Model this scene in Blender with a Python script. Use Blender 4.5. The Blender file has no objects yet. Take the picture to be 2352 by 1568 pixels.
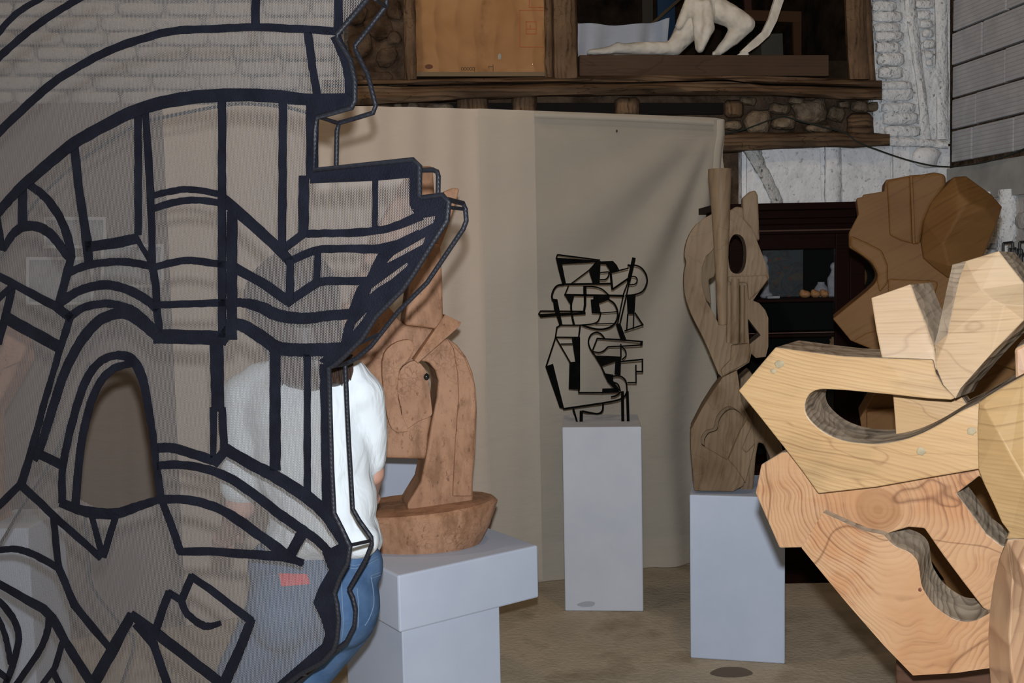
import bpy, bmesh, math, random
import numpy as np
from mathutils import Vector, Matrix
random.seed(7)
rng = np.random.default_rng(11)
sc = bpy.context.scene
col = sc.collection

# ------------------------------------------------------------------ camera
CAM = Vector((0.0, 0.0, 1.7))
FPX = 2360.0                       # focal length in pixels of the 2352 x 1568 frame
PITCH, ROLL = math.atan(184 / FPX), math.radians(1.15)
_f = Vector((0, math.cos(PITCH), -math.sin(PITCH)))
_r0 = Vector((1, 0, 0))
_u0 = _r0.cross(_f)
CR = _r0 * math.cos(ROLL) - _u0 * math.sin(ROLL)
CU = _u0 * math.cos(ROLL) + _r0 * math.sin(ROLL)
CF = _f
cam_data = bpy.data.cameras.new('camera')
cam_data.sensor_width = 36.0
cam_data.lens = 36.0 * FPX / 2352.0
cam_data.clip_start = 0.05
cam = bpy.data.objects.new('camera', cam_data)
col.objects.link(cam)
M = Matrix((CR, CU, -CF)).transposed().to_4x4()
M.translation = CAM
cam.matrix_world = M
sc.camera = cam

# ------------------------------------------------------------------ light
world = bpy.data.worlds.new('room_ambient')
sc.world = world
world.use_nodes = True
bg = world.node_tree.nodes['Background']
bg.inputs[0].default_value = (1.0, 0.86, 0.70, 1)
bg.inputs[1].default_value = 0.035

def light(name, kind, loc, power, color, size=0.1):
    d = bpy.data.lights.new(name, kind)
    d.energy = power
    d.color = color
    if kind == 'AREA':
        d.size = size
    else:
        d.shadow_soft_size = size
    o = bpy.data.objects.new(name, d)
    col.objects.link(o)
    o.location = loc
    return o

flash = light('camera_flash', 'POINT', CAM + CU * 0.108 + CR * 0.004 + CF * 0.02, 420.0, (0.94, 0.985, 1.05), 0.02)
lamp_a = light('ceiling_bulb', 'POINT', (0.9, 3.3, 4.6), 42.0, (1.0, 0.72, 0.45), 0.12)
lamp_b = light('ceiling_bulb', 'POINT', (-1.6, 3.6, 4.6), 48.0, (1.0, 0.74, 0.48), 0.12)

vs = sc.view_settings
vs.view_transform = 'Standard'
vs.look = 'None'
vs.gamma = 1.0
vs.exposure = 0.0
vs.use_curve_mapping = False
cy = sc.cycles
cy.max_bounces = 4
cy.diffuse_bounces = 2
cy.glossy_bounces = 2
cy.transmission_bounces = 2
cy.transparent_max_bounces = 6
cy.caustics_reflective = False
cy.caustics_refractive = False
cy.use_adaptive_sampling = True
cy.adaptive_threshold = 0.02

# ------------------------------------------------------------------ rays and planes
def ray(px, py):
    return CF + CR * ((px - 1176.0) / FPX) + CU * ((784.0 - py) / FPX)
def P(px, py, Y):                  # the point seen at a pixel, at distance Y into the room
    d = ray(px, py)
    return CAM + d * (Y / d.y)
def floor_pt(px, py, z=0.0):
    d = ray(px, py)
    return CAM + d * ((z - CAM.z) / d.z)
class Plane:
    """a vertical plane in the room: a point of it and its normal turned away from the viewer"""
    def __init__(self, p0, back):
        self.p0 = Vector(p0)
        self.n = Vector(back).normalized()
    def at(self, px, py, d=0.0):
        r = ray(px, py)
        t = ((self.p0 + self.n * d) - CAM).dot(self.n) / r.dot(self.n)
        return CAM + r * t

# ------------------------------------------------------------------ node materials
def new_mat(name):
    m = bpy.data.materials.new(name)
    m.use_nodes = True
    nt = m.node_tree
    b = nt.nodes['Principled BSDF']
    return m, nt, b
def nd(nt, typ, **kw):
    n = nt.nodes.new(typ)
    for k, v in kw.items():
        if k in n.inputs:
            n.inputs[k].default_value = v
        else:
            setattr(n, k, v)
    return n
def ramp(nt, fac, stops):
    r = nt.nodes.new('ShaderNodeValToRGB')
    e = r.color_ramp.elements
    while len(e) < len(stops):
        e.new(0.5)
    for el, (p, c) in zip(e, stops):
        el.position = p
        el.color = (c[0], c[1], c[2], 1) if not isinstance(c, (int, float)) else (c, c, c, 1)
    nt.links.new(fac, r.inputs[0])
    return r.outputs[0]
def mixc(nt, a, b, fac, blend='MIX'):
    m = nt.nodes.new('ShaderNodeMix')
    m.data_type = 'RGBA'
    m.blend_type = blend
    for sock, v in ((m.inputs[6], a), (m.inputs[7], b), (m.inputs[0], fac)):
        if isinstance(v, (int, float)):
            sock.default_value = v
        elif isinstance(v, (tuple, list)):
            sock.default_value = (*v, 1)
        else:
            nt.links.new(v, sock)
    return m.outputs[2]
def coords(nt, scale=(1, 1, 1), rot=(0, 0, 0), loc=(0, 0, 0)):
    tc = nt.nodes.new('ShaderNodeTexCoord')
    mp = nt.nodes.new('ShaderNodeMapping')
    mp.inputs['Scale'].default_value = scale
    mp.inputs['Rotation'].default_value = rot
    mp.inputs['Location'].default_value = loc
    nt.links.new(tc.outputs['Object'], mp.inputs['Vector'])
    return mp.outputs[0]
def noise(nt, vec, scale, detail=4, rough=0.55, dist=0.0):
    n = nd(nt, 'ShaderNodeTexNoise', Scale=scale, Detail=detail, Roughness=rough, Distortion=dist)
    nt.links.new(vec, n.inputs['Vector'])
    return n.outputs[0]
def bump(nt, b, height, strength=0.3, dist=0.01):
    bp = nd(nt, 'ShaderNodeBump', Strength=strength, Distance=dist)
    nt.links.new(height, bp.inputs['Height'])
    if b.inputs['Normal'].links:
        nt.links.new(b.inputs['Normal'].links[0].from_socket, bp.inputs['Normal'])
    nt.links.new(bp.outputs[0], b.inputs['Normal'])
def mottled(name, c1, c2, scale=6.0, rough=0.7, bstr=0.25, bdist=0.004, bscale=60.0, c3=None, spec=0.3, stretch=(1, 1, 1)):
    m, nt, b = new_mat(name)
    v = coords(nt, stretch)
    n1 = noise(nt, v, scale, 4, 0.6)
    stops = [(0.32, c1), (0.68, c2)] if c3 is None else [(0.3, c1), (0.5, c2), (0.72, c3)]
    c = ramp(nt, n1, stops)
    nt.links.new(c, b.inputs['Base Color'])
    b.inputs['Roughness'].default_value = rough
    b.inputs['Specular IOR Level'].default_value = spec
    if bstr > 0:
        bump(nt, b, noise(nt, v, bscale, 2, 0.6), bstr, bdist)
    return m
def plain(name, c, rough=0.6, spec=0.3, metal=0.0):
    m, nt, b = new_mat(name)
    b.inputs['Base Color'].default_value = (*c, 1)
    b.inputs['Roughness'].default_value = rough
    b.inputs['Specular IOR Level'].default_value = spec
    b.inputs['Metallic'].default_value = metal
    return m
def wood(name, light_c, mid_c, dark_c, freq=60.0, rot=(0, 0, 0), center=(0, 0, 0), rings=False, warp=0.03, wscale=3.0,
         rough=0.55, spec=0.15, chip=0.2, chip_scale=38.0, cracks=0.6, crack_scale=3.0, stretch=(1, 1, 1), patch=None, line=0.55, eye=None, streak=0.0):
    """carved timber: growth-ring lines (freq per metre) bent by noise and fading in and out, patches, thin checks, small tool facets.
    rings: lines run round the centre; eye: (radius, colour) of the dark heart there; streak: fine fibres along the grain"""
    m, nt, b = new_mat(name)
    L = nt.links
    v = coords(nt, (1, 1, 1), rot, center)
    vs_ = coords(nt, stretch, rot, center)
    nz = nd(nt, 'ShaderNodeTexNoise', Scale=wscale, Detail=3.0, Roughness=0.5)
    L.new(vs_, nz.inputs['Vector'])
    def math_(op, a_, b_=None):
        n_ = nt.nodes.new('ShaderNodeMath')
        n_.operation = op
        for s_, x_ in zip(n_.inputs, (a_, b_)):
            if x_ is None: continue
            if isinstance(x_, (int, float)): s_.default_value = x_
            else: L.new(x_, s_)
        return n_.outputs[0]
    if rings:
        ln = nt.nodes.new('ShaderNodeVectorMath'); ln.operation = 'LENGTH'
        L.new(v, ln.inputs[0])
        dist = ln.outputs['Value']
        amt = math_('MULTIPLY', math_('MINIMUM', math_('MULTIPLY', dist, 5.0), 1.0), warp)
    else:
        sp = nt.nodes.new('ShaderNodeSeparateXYZ')
        L.new(v, sp.inputs[0])
        dist = sp.outputs['Z']
        amt = warp
    d = math_('ADD', dist, math_('MULTIPLY', math_('SUBTRACT', nz.outputs[0], 0.5), amt if not isinstance(amt, float) else amt))
    ph = math_('FRACT', math_('MULTIPLY', d, freq))
    ph2 = math_('FRACT', math_('MULTIPLY', d, freq * 0.31))
    n1 = noise(nt, vs_, 3.2, 3, 0.6, 0.6)
    n2 = noise(nt, vs_, 9.0, 3, 0.6)
    n4 = noise(nt, vs_, 6.0, 1, 0.5)
    base = ramp(nt, n1, [(0.30, mid_c), (0.62, light_c)])
    if patch:
        base = mixc(nt, base, patch, ramp(nt, n2, [(0.54, 0.0), (0.70, 0.7)]))
    fine = ramp(nt, ph, [(0.0, 0.0), (0.45, 0.06), (0.88, line), (1.0, 0.0)])
    coarse = ramp(nt, ph2, [(0.0, 0.0), (0.80, 0.0), (0.95, 1.0), (1.0, 0.0)])
    msk = ramp(nt, n4, [(0.38, 0.15), (0.62, 1.0)])
    c = mixc(nt, base, dark_c, math_('MULTIPLY', fine, msk))
    c = mixc(nt, c, tuple(0.7 * x for x in dark_c), math_('MULTIPLY', math_('MULTIPLY', coarse, min(1.0, line * 1.3)), ramp(nt, n2, [(0.42, 0.0), (0.62, 1.0)])))
    if eye:
        c = mixc(nt, c, eye[1], ramp(nt, math_('ADD', dist, math_('MULTIPLY', math_('SUBTRACT', n2, 0.5), 0.02)), [(0.0, 0.75), (eye[0] * 0.3, 0.45), (eye[0] * 0.92, 0.55), (eye[0], 0.0)]))
    if streak > 0:
        c = mixc(nt, c, (0.0, 0.0, 0.0), math_('MULTIPLY', noise(nt, coords(nt, (6, 6, 150), rot), 1.0, 3, 0.6), streak))
    if cracks > 0:                         # checks: thin level lines of a noise
        n3 = noise(nt, vs_, crack_scale, 3, 0.55, 1.2)
        ck = ramp(nt, n3, [(0.4945, 0.0), (0.4985, cracks), (0.5015, cracks), (0.5055, 0.0)])
        c = mixc(nt, c, tuple(0.5 * x for x in dark_c), ck)
    L.new(c, b.inputs['Base Color'])
    b.inputs['Roughness'].default_value = rough
    b.inputs['Specular IOR Level'].default_value = spec
    if chip > 0:
        vo = nd(nt, 'ShaderNodeTexVoronoi', Scale=chip_scale)
        vo.feature = 'F1'
        L.new(vs_, vo.inputs['Vector'])
        bump(nt, b, vo.outputs['Distance'], chip, 0.006)
    return m

# ------------------------------------------------------------------ objects
def world_loc(o):
    v = Vector((0, 0, 0))
    while o is not None:
        v = v + o.location
        o = o.parent
    return v
def tag(o, label=None, cat=None, group=None, kind=None):
    if label: o['label'] = label
    if cat: o['category'] = cat
    if group: o['group'] = group
    if kind: o['kind'] = kind
    return o
def thing(name, loc, label, cat, group=None):
    o = bpy.data.objects.new(name, None)
    o.empty_display_size = 0.1
    col.objects.link(o)
    o.location = loc
    return tag(o, label, cat, group)
def obj(name, verts, faces, mats, parent=None, loc=None, smooth=False, idx=None):
    """one mesh object; verts are in room coordinates and are stored relative to the object's own place"""
    if parent is not None:
        base = world_loc(parent)
    else:
        base = Vector(loc) if loc is not None else Vector((0, 0, 0))
    me = bpy.data.meshes.new(name)
    me.from_pydata([tuple(Vector(v) - base) for v in verts], [], faces)
    for mm in (mats if isinstance(mats, (list, tuple)) else [mats]):
        me.materials.append(mm)
    if idx is not None:
        me.polygons.foreach_set('material_index', np.array(idx, dtype=np.int32))
    if smooth:
        me.shade_smooth()
        if smooth is not True:
            me.set_sharp_from_angle(angle=math.radians(smooth))
    me.update()
    o = bpy.data.objects.new(name, me)
    col.objects.link(o)
    if parent is not None:
        o.parent = parent
    else:
        o.location = base
    return o
def bm_obj(name, bm, mats, parent=None, loc=None, smooth=False):
    bmesh.ops.recalc_face_normals(bm, faces=bm.faces)
    bm.verts.index_update()
    vs_ = [v.co.copy() for v in bm.verts]
    fs_ = [[v.index for v in f.verts] for f in bm.faces]
    ix = [f.material_index for f in bm.faces]
    o = obj(name, vs_, fs_, mats, parent, loc, smooth, ix)
    bm.free()
    return o
def bevel(o, w=0.004, seg=2, ang=30):
    m = o.modifiers.new('bevel', 'BEVEL')
    m.width = w
    m.segments = seg
    m.limit_method = 'ANGLE'
    m.angle_limit = math.radians(ang)
    m.harden_normals = False
    return o
def cr(pts, n=5, closed=False):
    """Catmull-Rom through 2-D or 3-D points (any extra component is carried along)"""
    pts = [np.array(p, dtype=float) for p in pts]
    out = []
    N = len(pts)
    rngi = range(N) if closed else range(N - 1)
    for i in rngi:
        p0 = pts[(i - 1) % N] if closed or i > 0 else 2 * pts[0] - pts[1]
        p1 = pts[i]
        p2 = pts[(i + 1) % N]
        p3 = pts[(i + 2) % N] if closed or i + 2 < N else 2 * pts[-1] - pts[-2]
        for k in range(n):
            t = k / n
            out.append(0.5 * ((2 * p1) + (-p0 + p2) * t + (2 * p0 - 5 * p1 + 4 * p2 - p3) * t * t + (-p0 + 3 * p1 - 3 * p2 + p3) * t ** 3))
    if not closed:
        out.append(pts[-1])
    return [tuple(q) for q in out]
def fill_solid(front_loops, ext):
    """bmesh solid: the loops (first the outline, then holes) are filled and pushed back by the vector"""
    bm = bmesh.new()
    edges = []
    for lp in front_loops:
        vs_ = [bm.verts.new(p) for p in lp]
        for i in range(len(vs_)):
            edges.append(bm.edges.new((vs_[i], vs_[(i + 1) % len(vs_)])))
    bmesh.ops.triangle_fill(bm, use_beauty=True, use_dissolve=False, edges=edges)
    fr = list(bm.faces)
    r = bmesh.ops.extrude_face_region(bm, geom=fr, use_keep_orig=True)
    new_v = [g for g in r['geom'] if isinstance(g, bmesh.types.BMVert)]
    new_f = set(g for g in r['geom'] if isinstance(g, bmesh.types.BMFace))
    bmesh.ops.translate(bm, verts=new_v, vec=ext)
    frs = set(fr)
    for f in bm.faces:
        f.material_index = 0 if (f in frs or f in new_f) else 1
    return bm
def slab(name, outline, plane, d, thick, mats, parent=None, holes=(), bev=0.004, ext=None, seg=2, tilt=None):
    """an outline in pixels, set on a plane of the room at depth d, as a solid of the given thickness"""
    def pt(p):
        dd = d + (tilt(p[0], p[1]) if tilt else 0.0)
        return plane.at(p[0], p[1], dd)
    loops = [[pt(p) for p in outline]] + [[pt(p) for p in h] for h in holes]
    mats = mats if isinstance(mats, (list, tuple)) else [mats, mats]
    e = plane.n * thick if ext is None else Vector(ext) * thick
    bm = fill_solid(loops, e)
    o = bm_obj(name, bm, mats, parent)
    if bev:
        bevel(o, bev, seg)
    return o
def facets(name, pts, faces, plane, d, thick, mats, parent=None, bev=0.003, ext=None, rough_faces=()):
    """a faceted front (each point: pixel x, pixel y, extra depth), closed behind"""
    bm = bmesh.new()
    vs_ = [bm.verts.new(plane.at(p[0], p[1], d + p[2])) for p in pts]
    for f in faces:
        bm.faces.new([vs_[i] for i in f])
    fr = list(bm.faces)
    r = bmesh.ops.extrude_face_region(bm, geom=fr, use_keep_orig=True)
    new_v = [g for g in r['geom'] if isinstance(g, bmesh.types.BMVert)]
    new_f = set(g for g in r['geom'] if isinstance(g, bmesh.types.BMFace))
    bmesh.ops.translate(bm, verts=new_v, vec=(plane.n if ext is None else Vector(ext)) * thick)
    frs = set(fr)
    for f in bm.faces:
        f.material_index = 0 if (f in frs or f in new_f) else 1
    for i in rough_faces:
        fr[i].material_index = 1
    bmesh.ops.triangulate(bm, faces=bm.faces)
    o = bm_obj(name, bm, mats if isinstance(mats, (list, tuple)) else [mats, mats], parent)
    if bev:
        bevel(o, bev, 2)
    return o
def box(name, c, size, mats, parent=None, rz=0.0, bev=0.0, jit=0.0, rot=None, loc=None):
    c = Vector(c)
    R = Matrix.Rotation(rz, 3, 'Z') if rot is None else rot
    vs_ = []
    for sx, sy, sz in ((-1, -1, -1), (1, -1, -1), (1, 1, -1), (-1, 1, -1), (-1, -1, 1), (1, -1, 1), (1, 1, 1), (-1, 1, 1)):
        j = Vector((random.uniform(-jit, jit), random.uniform(-jit, jit), random.uniform(-jit, jit)))
        vs_.append(c + R @ Vector((sx * size[0] / 2, sy * size[1] / 2, sz * size[2] / 2)) + j)
    fs_ = [(0, 3, 2, 1), (4, 5, 6, 7), (0, 1, 5, 4), (1, 2, 6, 5), (2, 3, 7, 6), (3, 0, 4, 7)]
    o = obj(name, vs_, fs_, mats, parent, loc if loc is not None else c - Vector((0, 0, size[2] / 2)))
    if bev:
        bevel(o, bev, 2)
    return o
def tube_geo(pts, rad, n=8, cap=True, flat=1.0):
    pts = [Vector(p) for p in pts]
    rads = rad if isinstance(rad, (list, tuple)) else [rad] * len(pts)
    V, F = [], []
    t0 = (pts[1] - pts[0]).normalized()
    ref = Vector((0, 0, 1)) if abs(t0.z) < 0.9 else Vector((1, 0, 0))
    u = t0.cross(ref).normalized()
    for i, p in enumerate(pts):
        a = pts[max(i - 1, 0)]
        b = pts[min(i + 1, len(pts) - 1)]
        t = (b - a)
        t = t.normalized() if t.length > 1e-9 else t0
        u = (u - t * u.dot(t)).normalized()
        w = t.cross(u)
        for k in range(n):
            an = 2 * math.pi * k / n
            V.append(p + (u * math.cos(an) + w * math.sin(an) * flat) * rads[i])
    for i in range(len(pts) - 1):
        for k in range(n):
            F.append((i * n + k, i * n + (k + 1) % n, (i + 1) * n + (k + 1) % n, (i + 1) * n + k))
    if cap:
        F.append(tuple(range(n - 1, -1, -1)))
        F.append(tuple((len(pts) - 1) * n + k for k in range(n)))
    return V, F
def tube(name, pts, rad, mats, parent=None, n=8, loc=None, flat=1.0, smooth=50):
    V, F = tube_geo(pts, rad, n, True, flat)
    return obj(name, V, F, mats, parent, loc if loc is not None else V[0], smooth)
def loft(name, rings, mats, parent=None, smooth=40, loc=None, cap=True):
    n = len(rings[0])
    V = [p for r in rings for p in r]
    F = []
    for i in range(len(rings) - 1):
        for k in range(n):
            F.append((i * n + k, i * n + (k + 1) % n, (i + 1) * n + (k + 1) % n, (i + 1) * n + k))
    if cap:
        F.append(tuple(range(n - 1, -1, -1)))
        F.append(tuple((len(rings) - 1) * n + k for k in range(n)))
    return obj(name, V, F, mats, parent, loc, smooth)
def blob(name, parts, mats, parent=None, voxel=0.012, smooth_it=6, loc=None):
    """one continuous surface grown from tapered limbs ('c', a, b, ra, rb[, squash_y]) and ellipsoids ('e', centre, radii)"""
    V, F = [], []
    for p in parts:
        off = len(V)
        if p[0] == 'c':
            a, b, ra, rb = Vector(p[1]), Vector(p[2]), p[3], p[4]
            ax = (b - a)
            L = max(ax.length, 1e-6)
            t = ax / L
            ref = Vector((0, 0, 1)) if abs(t.z) < 0.9 else Vector((1, 0, 0))
            u = t.cross(ref).normalized()
            w = t.cross(u)
            n, prof = 14, []
            for k in range(1, 4):
                an = math.pi / 2 * k / 4
                prof.append((-ra * math.cos(an), ra * math.sin(an)))
            prof.append((0, ra))
            prof.append((L, rb))
            for k in range(3, 0, -1):
                an = math.pi / 2 * k / 4
                prof.append((L + rb * math.cos(an), rb * math.sin(an)))
            V.append(a - t * ra)
            for s, r in prof:
                for k in range(n):
                    an = 2 * math.pi * k / n
                    V.append(a + t * s + (u * math.cos(an) + w * math.sin(an)) * r)
            V.append(b + t * rb)
            m = len(prof)
            for k in range(n):
                F.append((off, off + 1 + (k + 1) % n, off + 1 + k))
                for i in range(m - 1):
                    q = off + 1 + i * n
                    F.append((q + k, q + (k + 1) % n, q + n + (k + 1) % n, q + n + k))
                q = off + 1 + (m - 1) * n
                F.append((q + k, q + (k + 1) % n, off + 1 + m * n))
        else:
            c, r = Vector(p[1]), p[2]
            R = p[3] if len(p) > 3 else Matrix.Identity(3)
            n, m = 18, 9
            V.append(c + R @ Vector((0, 0, -r[2])))
            for i in range(1, m):
                la = -math.pi / 2 + math.pi * i / m
                for k in range(n):
                    an = 2 * math.pi * k / n
                    V.append(c + R @ Vector((r[0] * math.cos(la) * math.cos(an), r[1] * math.cos(la) * math.sin(an), r[2] * math.sin(la))))
            V.append(c + R @ Vector((0, 0, r[2])))
            for k in range(n):
                F.append((off, off + 1 + (k + 1) % n, off + 1 + k))
                for i in range(m - 2):
                    q = off + 1 + i * n
                    F.append((q + k, q + (k + 1) % n, q + n + (k + 1) % n, q + n + k))
                q = off + 1 + (m - 2) * n
                F.append((q + k, q + (k + 1) % n, off + 1 + (m - 1) * n))
    o = obj(name, V, F, mats, parent, loc)
    rm = o.modifiers.new('remesh', 'REMESH')
    rm.mode = 'VOXEL'
    rm.voxel_size = voxel
    sm = o.modifiers.new('smooth', 'SMOOTH')
    sm.iterations = smooth_it
    sm.factor = 0.5
    dg = bpy.context.evaluated_depsgraph_get()
    ev = o.evaluated_get(dg)
    me = bpy.data.meshes.new_from_object(ev)
    o.modifiers.clear()
    old = o.data
    o.data = me
    me.name = name
    bpy.data.meshes.remove(old)
    me.materials.clear()
    for mm in (mats if isinstance(mats, (list, tuple)) else [mats]):
        me.materials.append(mm)
    me.shade_smooth()
    return o
# ------------------------------------------------------------------ shared materials of the building
MAT = {}
MAT['floor'] = mottled('concrete_floor', (0.26, 0.205, 0.135), (0.44, 0.365, 0.265), 3.0, 0.85, 0.6, 0.008, 45.0, (0.36, 0.295, 0.21), 0.12)
MAT['mud'] = mottled('dark_earth_wall', (0.035, 0.022, 0.014), (0.13, 0.085, 0.055), 9.0, 0.95, 0.8, 0.03, 24.0, spec=0.1)
MAT['stone'] = mottled('rubble_stone', (0.11, 0.078, 0.052), (0.27, 0.205, 0.14), 16.0, 0.9, 0.7, 0.02, 40.0, spec=0.15)
MAT['timber'] = wood('old_oak_timber', (0.1875, 0.1187, 0.06875), (0.1063, 0.0625, 0.0375), (0.025, 0.01375, 0.00875), 42.0, warp=0.10, wscale=5.0, rough=0.85, spec=0.1, chip=0.6, chip_scale=22.0, cracks=0.7, crack_scale=5.0, stretch=(0.25, 1, 1), line=0.8)
MAT['timber_v'] = wood('old_oak_post', (0.2, 0.125, 0.0725), (0.1125, 0.06875, 0.04125), (0.03, 0.0175, 0.01125), 42.0, (0, math.pi / 2, 0), warp=0.08, wscale=5.0, rough=0.85, spec=0.1, chip=0.6, chip_scale=22.0, cracks=0.5, crack_scale=5.0, stretch=(1, 1, 1), line=0.7)
MAT['board'] = wood('dark_planed_board', (0.10, 0.06, 0.038), (0.07, 0.042, 0.027), (0.03, 0.018, 0.012), 50.0, warp=0.03, rough=0.7, spec=0.15, chip=0.0, cracks=0.3, crack_scale=2.0, stretch=(0.3, 1, 1), line=0.4)
MAT['ply'] = wood('plywood_face', (0.42, 0.225, 0.098), (0.33, 0.165, 0.066), (0.22, 0.10, 0.038), 9.0, (0, math.pi / 2, 0), warp=0.25, wscale=2.0, rough=0.65, spec=0.1, chip=0.0, cracks=0.0, stretch=(1, 1, 1), line=0.5)
def whitewash(name, dirt=0.7, bs=1.0, tone=(0.84, 0.86, 0.87)):
    m, nt, b = new_mat(name)
    v = coords(nt)
    n1 = noise(nt, v, 12.0, 4, 0.65, 0.3)
    n2 = noise(nt, v, 38.0, 4, 0.65)
    c = ramp(nt, n1, [(0.3, tuple(0.84 * t for t in tone)), (0.6, tone)])
    c = mixc(nt, c, (0.07, 0.06, 0.05), ramp(nt, n2, [(0.33, dirt), (0.41, 0.0)]))
    nt.links.new(c, b.inputs['Base Color'])
    b.inputs['Roughness'].default_value = 0.8
    b.inputs['Specular IOR Level'].default_value = 0.2
    ad = nd(nt, 'ShaderNodeMath', operation='MULTIPLY_ADD')
    ad.inputs[1].default_value = 2.2
    nt.links.new(noise(nt, v, 12.0, 2, 0.65, 0.3), ad.inputs[0]); nt.links.new(noise(nt, v, 38.0, 2, 0.65), ad.inputs[2])
    bump(nt, b, ad.outputs[0], bs, 0.013)
    return m
MAT['white'] = whitewash('whitewashed_plaster')
MAT['white_brick'] = whitewash('whitewashed_brick', 0.25, 0.5, (0.50, 0.48, 0.46))
m, nt, b = new_mat('painted_ribbed_clay_block')
v = coords(nt)
n1 = noise(nt, v, 10.0, 5, 0.6)
w = nd(nt, 'ShaderNodeTexWave', Scale=13.0, Distortion=0.4)
w.bands_direction = 'Z'
nt.links.new(v, w.inputs['Vector'])
c = ramp(nt, n1, [(0.3, (0.38, 0.39, 0.42)), (0.7, (0.48, 0.49, 0.52))])
c = mixc(nt, c, (0.28, 0.22, 0.19), ramp(nt, w.outputs['Fac'], [(0.0, 0.55), (0.16, 0.0)]))
nt.links.new(c, b.inputs['Base Color'])
b.inputs['Roughness'].default_value = 0.8
bump(nt, b, w.outputs['Fac'], 0.25, 0.006)
bump(nt, b, noise(nt, v, 45, 4), 0.3, 0.006)
MAT['block'] = m
MAT['lintel'] = mottled('grey_cement_render', (0.30, 0.30, 0.29), (0.40, 0.40, 0.38), 5.0, 0.9, 0.3, 0.006, 30.0, spec=0.15)
MAT['dark'] = plain('painted_darkness', (0.02, 0.016, 0.014), 0.95, 0.05)  # near-black colour standing in for darkness in gaps and holes
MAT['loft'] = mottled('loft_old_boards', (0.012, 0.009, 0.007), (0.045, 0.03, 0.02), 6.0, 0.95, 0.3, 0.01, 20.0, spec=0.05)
def cloth_mat(name, c, thin=0.12, bs=0.15):
    m, nt, b = new_mat(name)
    v = coords(nt)
    n1 = noise(nt, v, 2.5, 4, 0.6)
    cc = ramp(nt, n1, [(0.3, tuple(0.93 * x for x in c)), (0.7, c)])
    nt.links.new(cc, b.inputs['Base Color'])
    b.inputs['Roughness'].default_value = 0.9
    b.inputs['Specular IOR Level'].default_value = 0.1
    bump(nt, b, noise(nt, coords(nt, (1, 1, 3)), 7.0, 3, 0.6, 0.4), 0.22, 0.02)
    if thin > 0:
        out = nt.nodes['Material Output']
        tr = nd(nt, 'ShaderNodeBsdfTransparent')
        mx = nd(nt, 'ShaderNodeMixShader', Fac=thin)
        nt.links.new(b.outputs[0], mx.inputs[1])
        nt.links.new(tr.outputs[0], mx.inputs[2])
        nt.links.new(mx.outputs[0], out.inputs[0])
    return m
MAT['cloth'] = cloth_mat('unbleached_cotton', (0.64, 0.575, 0.475), 0.42)
MAT['cloth_l'] = cloth_mat('warm_unbleached_cotton', (0.78, 0.65, 0.525), 0.28)
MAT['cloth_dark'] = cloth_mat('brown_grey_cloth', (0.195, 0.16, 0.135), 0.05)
MAT['panel'] = whitewash('fresh_whitewash', 0.5, 0.4, (0.93, 0.94, 0.95))
MAT['sheet'] = cloth_mat('grey_white_sheet', (0.72, 0.74, 0.80), 0.0)

def struct(o):
    o['kind'] = 'structure'
    return o

# ------------------------------------------------------------------ planes of the room
WALL = Plane((0, 5.95, 0), (-0.12, 1, 0))
CUR = Plane((0, 5.28, 0), (-0.34, 1, 0))
Wdir = Vector((1, 0.12, 0)).normalized()

struct(obj('floor', [(-6, -2, 0), (6, -2, 0), (6, 9, 0), (-6, 9, 0)], [(0, 1, 2, 3)], MAT['floor']))

def wallrect(name, x0, y0, x1, y1, d, thick, mat, parent=None, to_floor=False, bev=0.0):
    pts = [WALL.at(x0, y0, d), WALL.at(x1, y0, d), WALL.at(x1, y1, d), WALL.at(x0, y1, d)]
    if to_floor:
        pts[2] = Vector((pts[1].x, pts[1].y, 0.0)); pts[3] = Vector((pts[0].x, pts[0].y, 0.0))
    bm = fill_solid([pts], WALL.n * thick)
    o = bm_obj(name, bm, [mat, mat], parent, loc=(pts[3] if parent is None else None))
    if bev: bevel(o, bev)
    return o
# lower wall of earth and rubble behind the cloth; its upper edge hides under the beam
wall_back = struct(wallrect('wall_back', -1400, 215, 2178, 900, 0.13, 0.4, MAT['mud'], None, True))
# upper left wall: whitewashed brick, then rough earth filling beside the post
upper = struct(wallrect('wall_upper', -1400, -700, 800, 240, 0.05, 0.35, mottled('grey_mortar', (0.14, 0.125, 0.115), (0.46, 0.44, 0.42), 9, 0.9, 0.5, 0.02, 30)))
fillw = struct(wallrect('wall_infill', 790, -300, 935, 226, 0.05, 0.3, MAT['mud']))

def stone(name, cx, cy, w, h, d, proud, mat, parent, plane=WALL, n=10, jit=0.10, sq=3.0, rot=0.0):
    """a rounded lump set in a wall: pixel centre and size, standing proud of the plane"""
    rings = []
    ph = [random.uniform(1 - jit, 1 + jit) for _ in range(n)]
    for sc_, dd in ((0.55, -proud), (0.86, -proud * 0.82), (1.0, -proud * 0.35), (1.0, 0.05)):
        ring = []
        for k in range(n):
            a = 2 * math.pi * (k + 0.5) / n
            cxx, sxx = math.cos(a), math.sin(a)
            rr = (abs(cxx) ** sq + abs(sxx) ** sq) ** (-1 / sq) * ph[k] * sc_
            x, y = cxx * rr * w / 2, sxx * rr * h / 2
            ring.append(plane.at(cx + x * math.cos(rot) - y * math.sin(rot), cy + x * math.sin(rot) + y * math.cos(rot), d + dd))
        rings.append(ring)
    return loft(name, rings[::-1], mat, parent, smooth=65)
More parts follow.
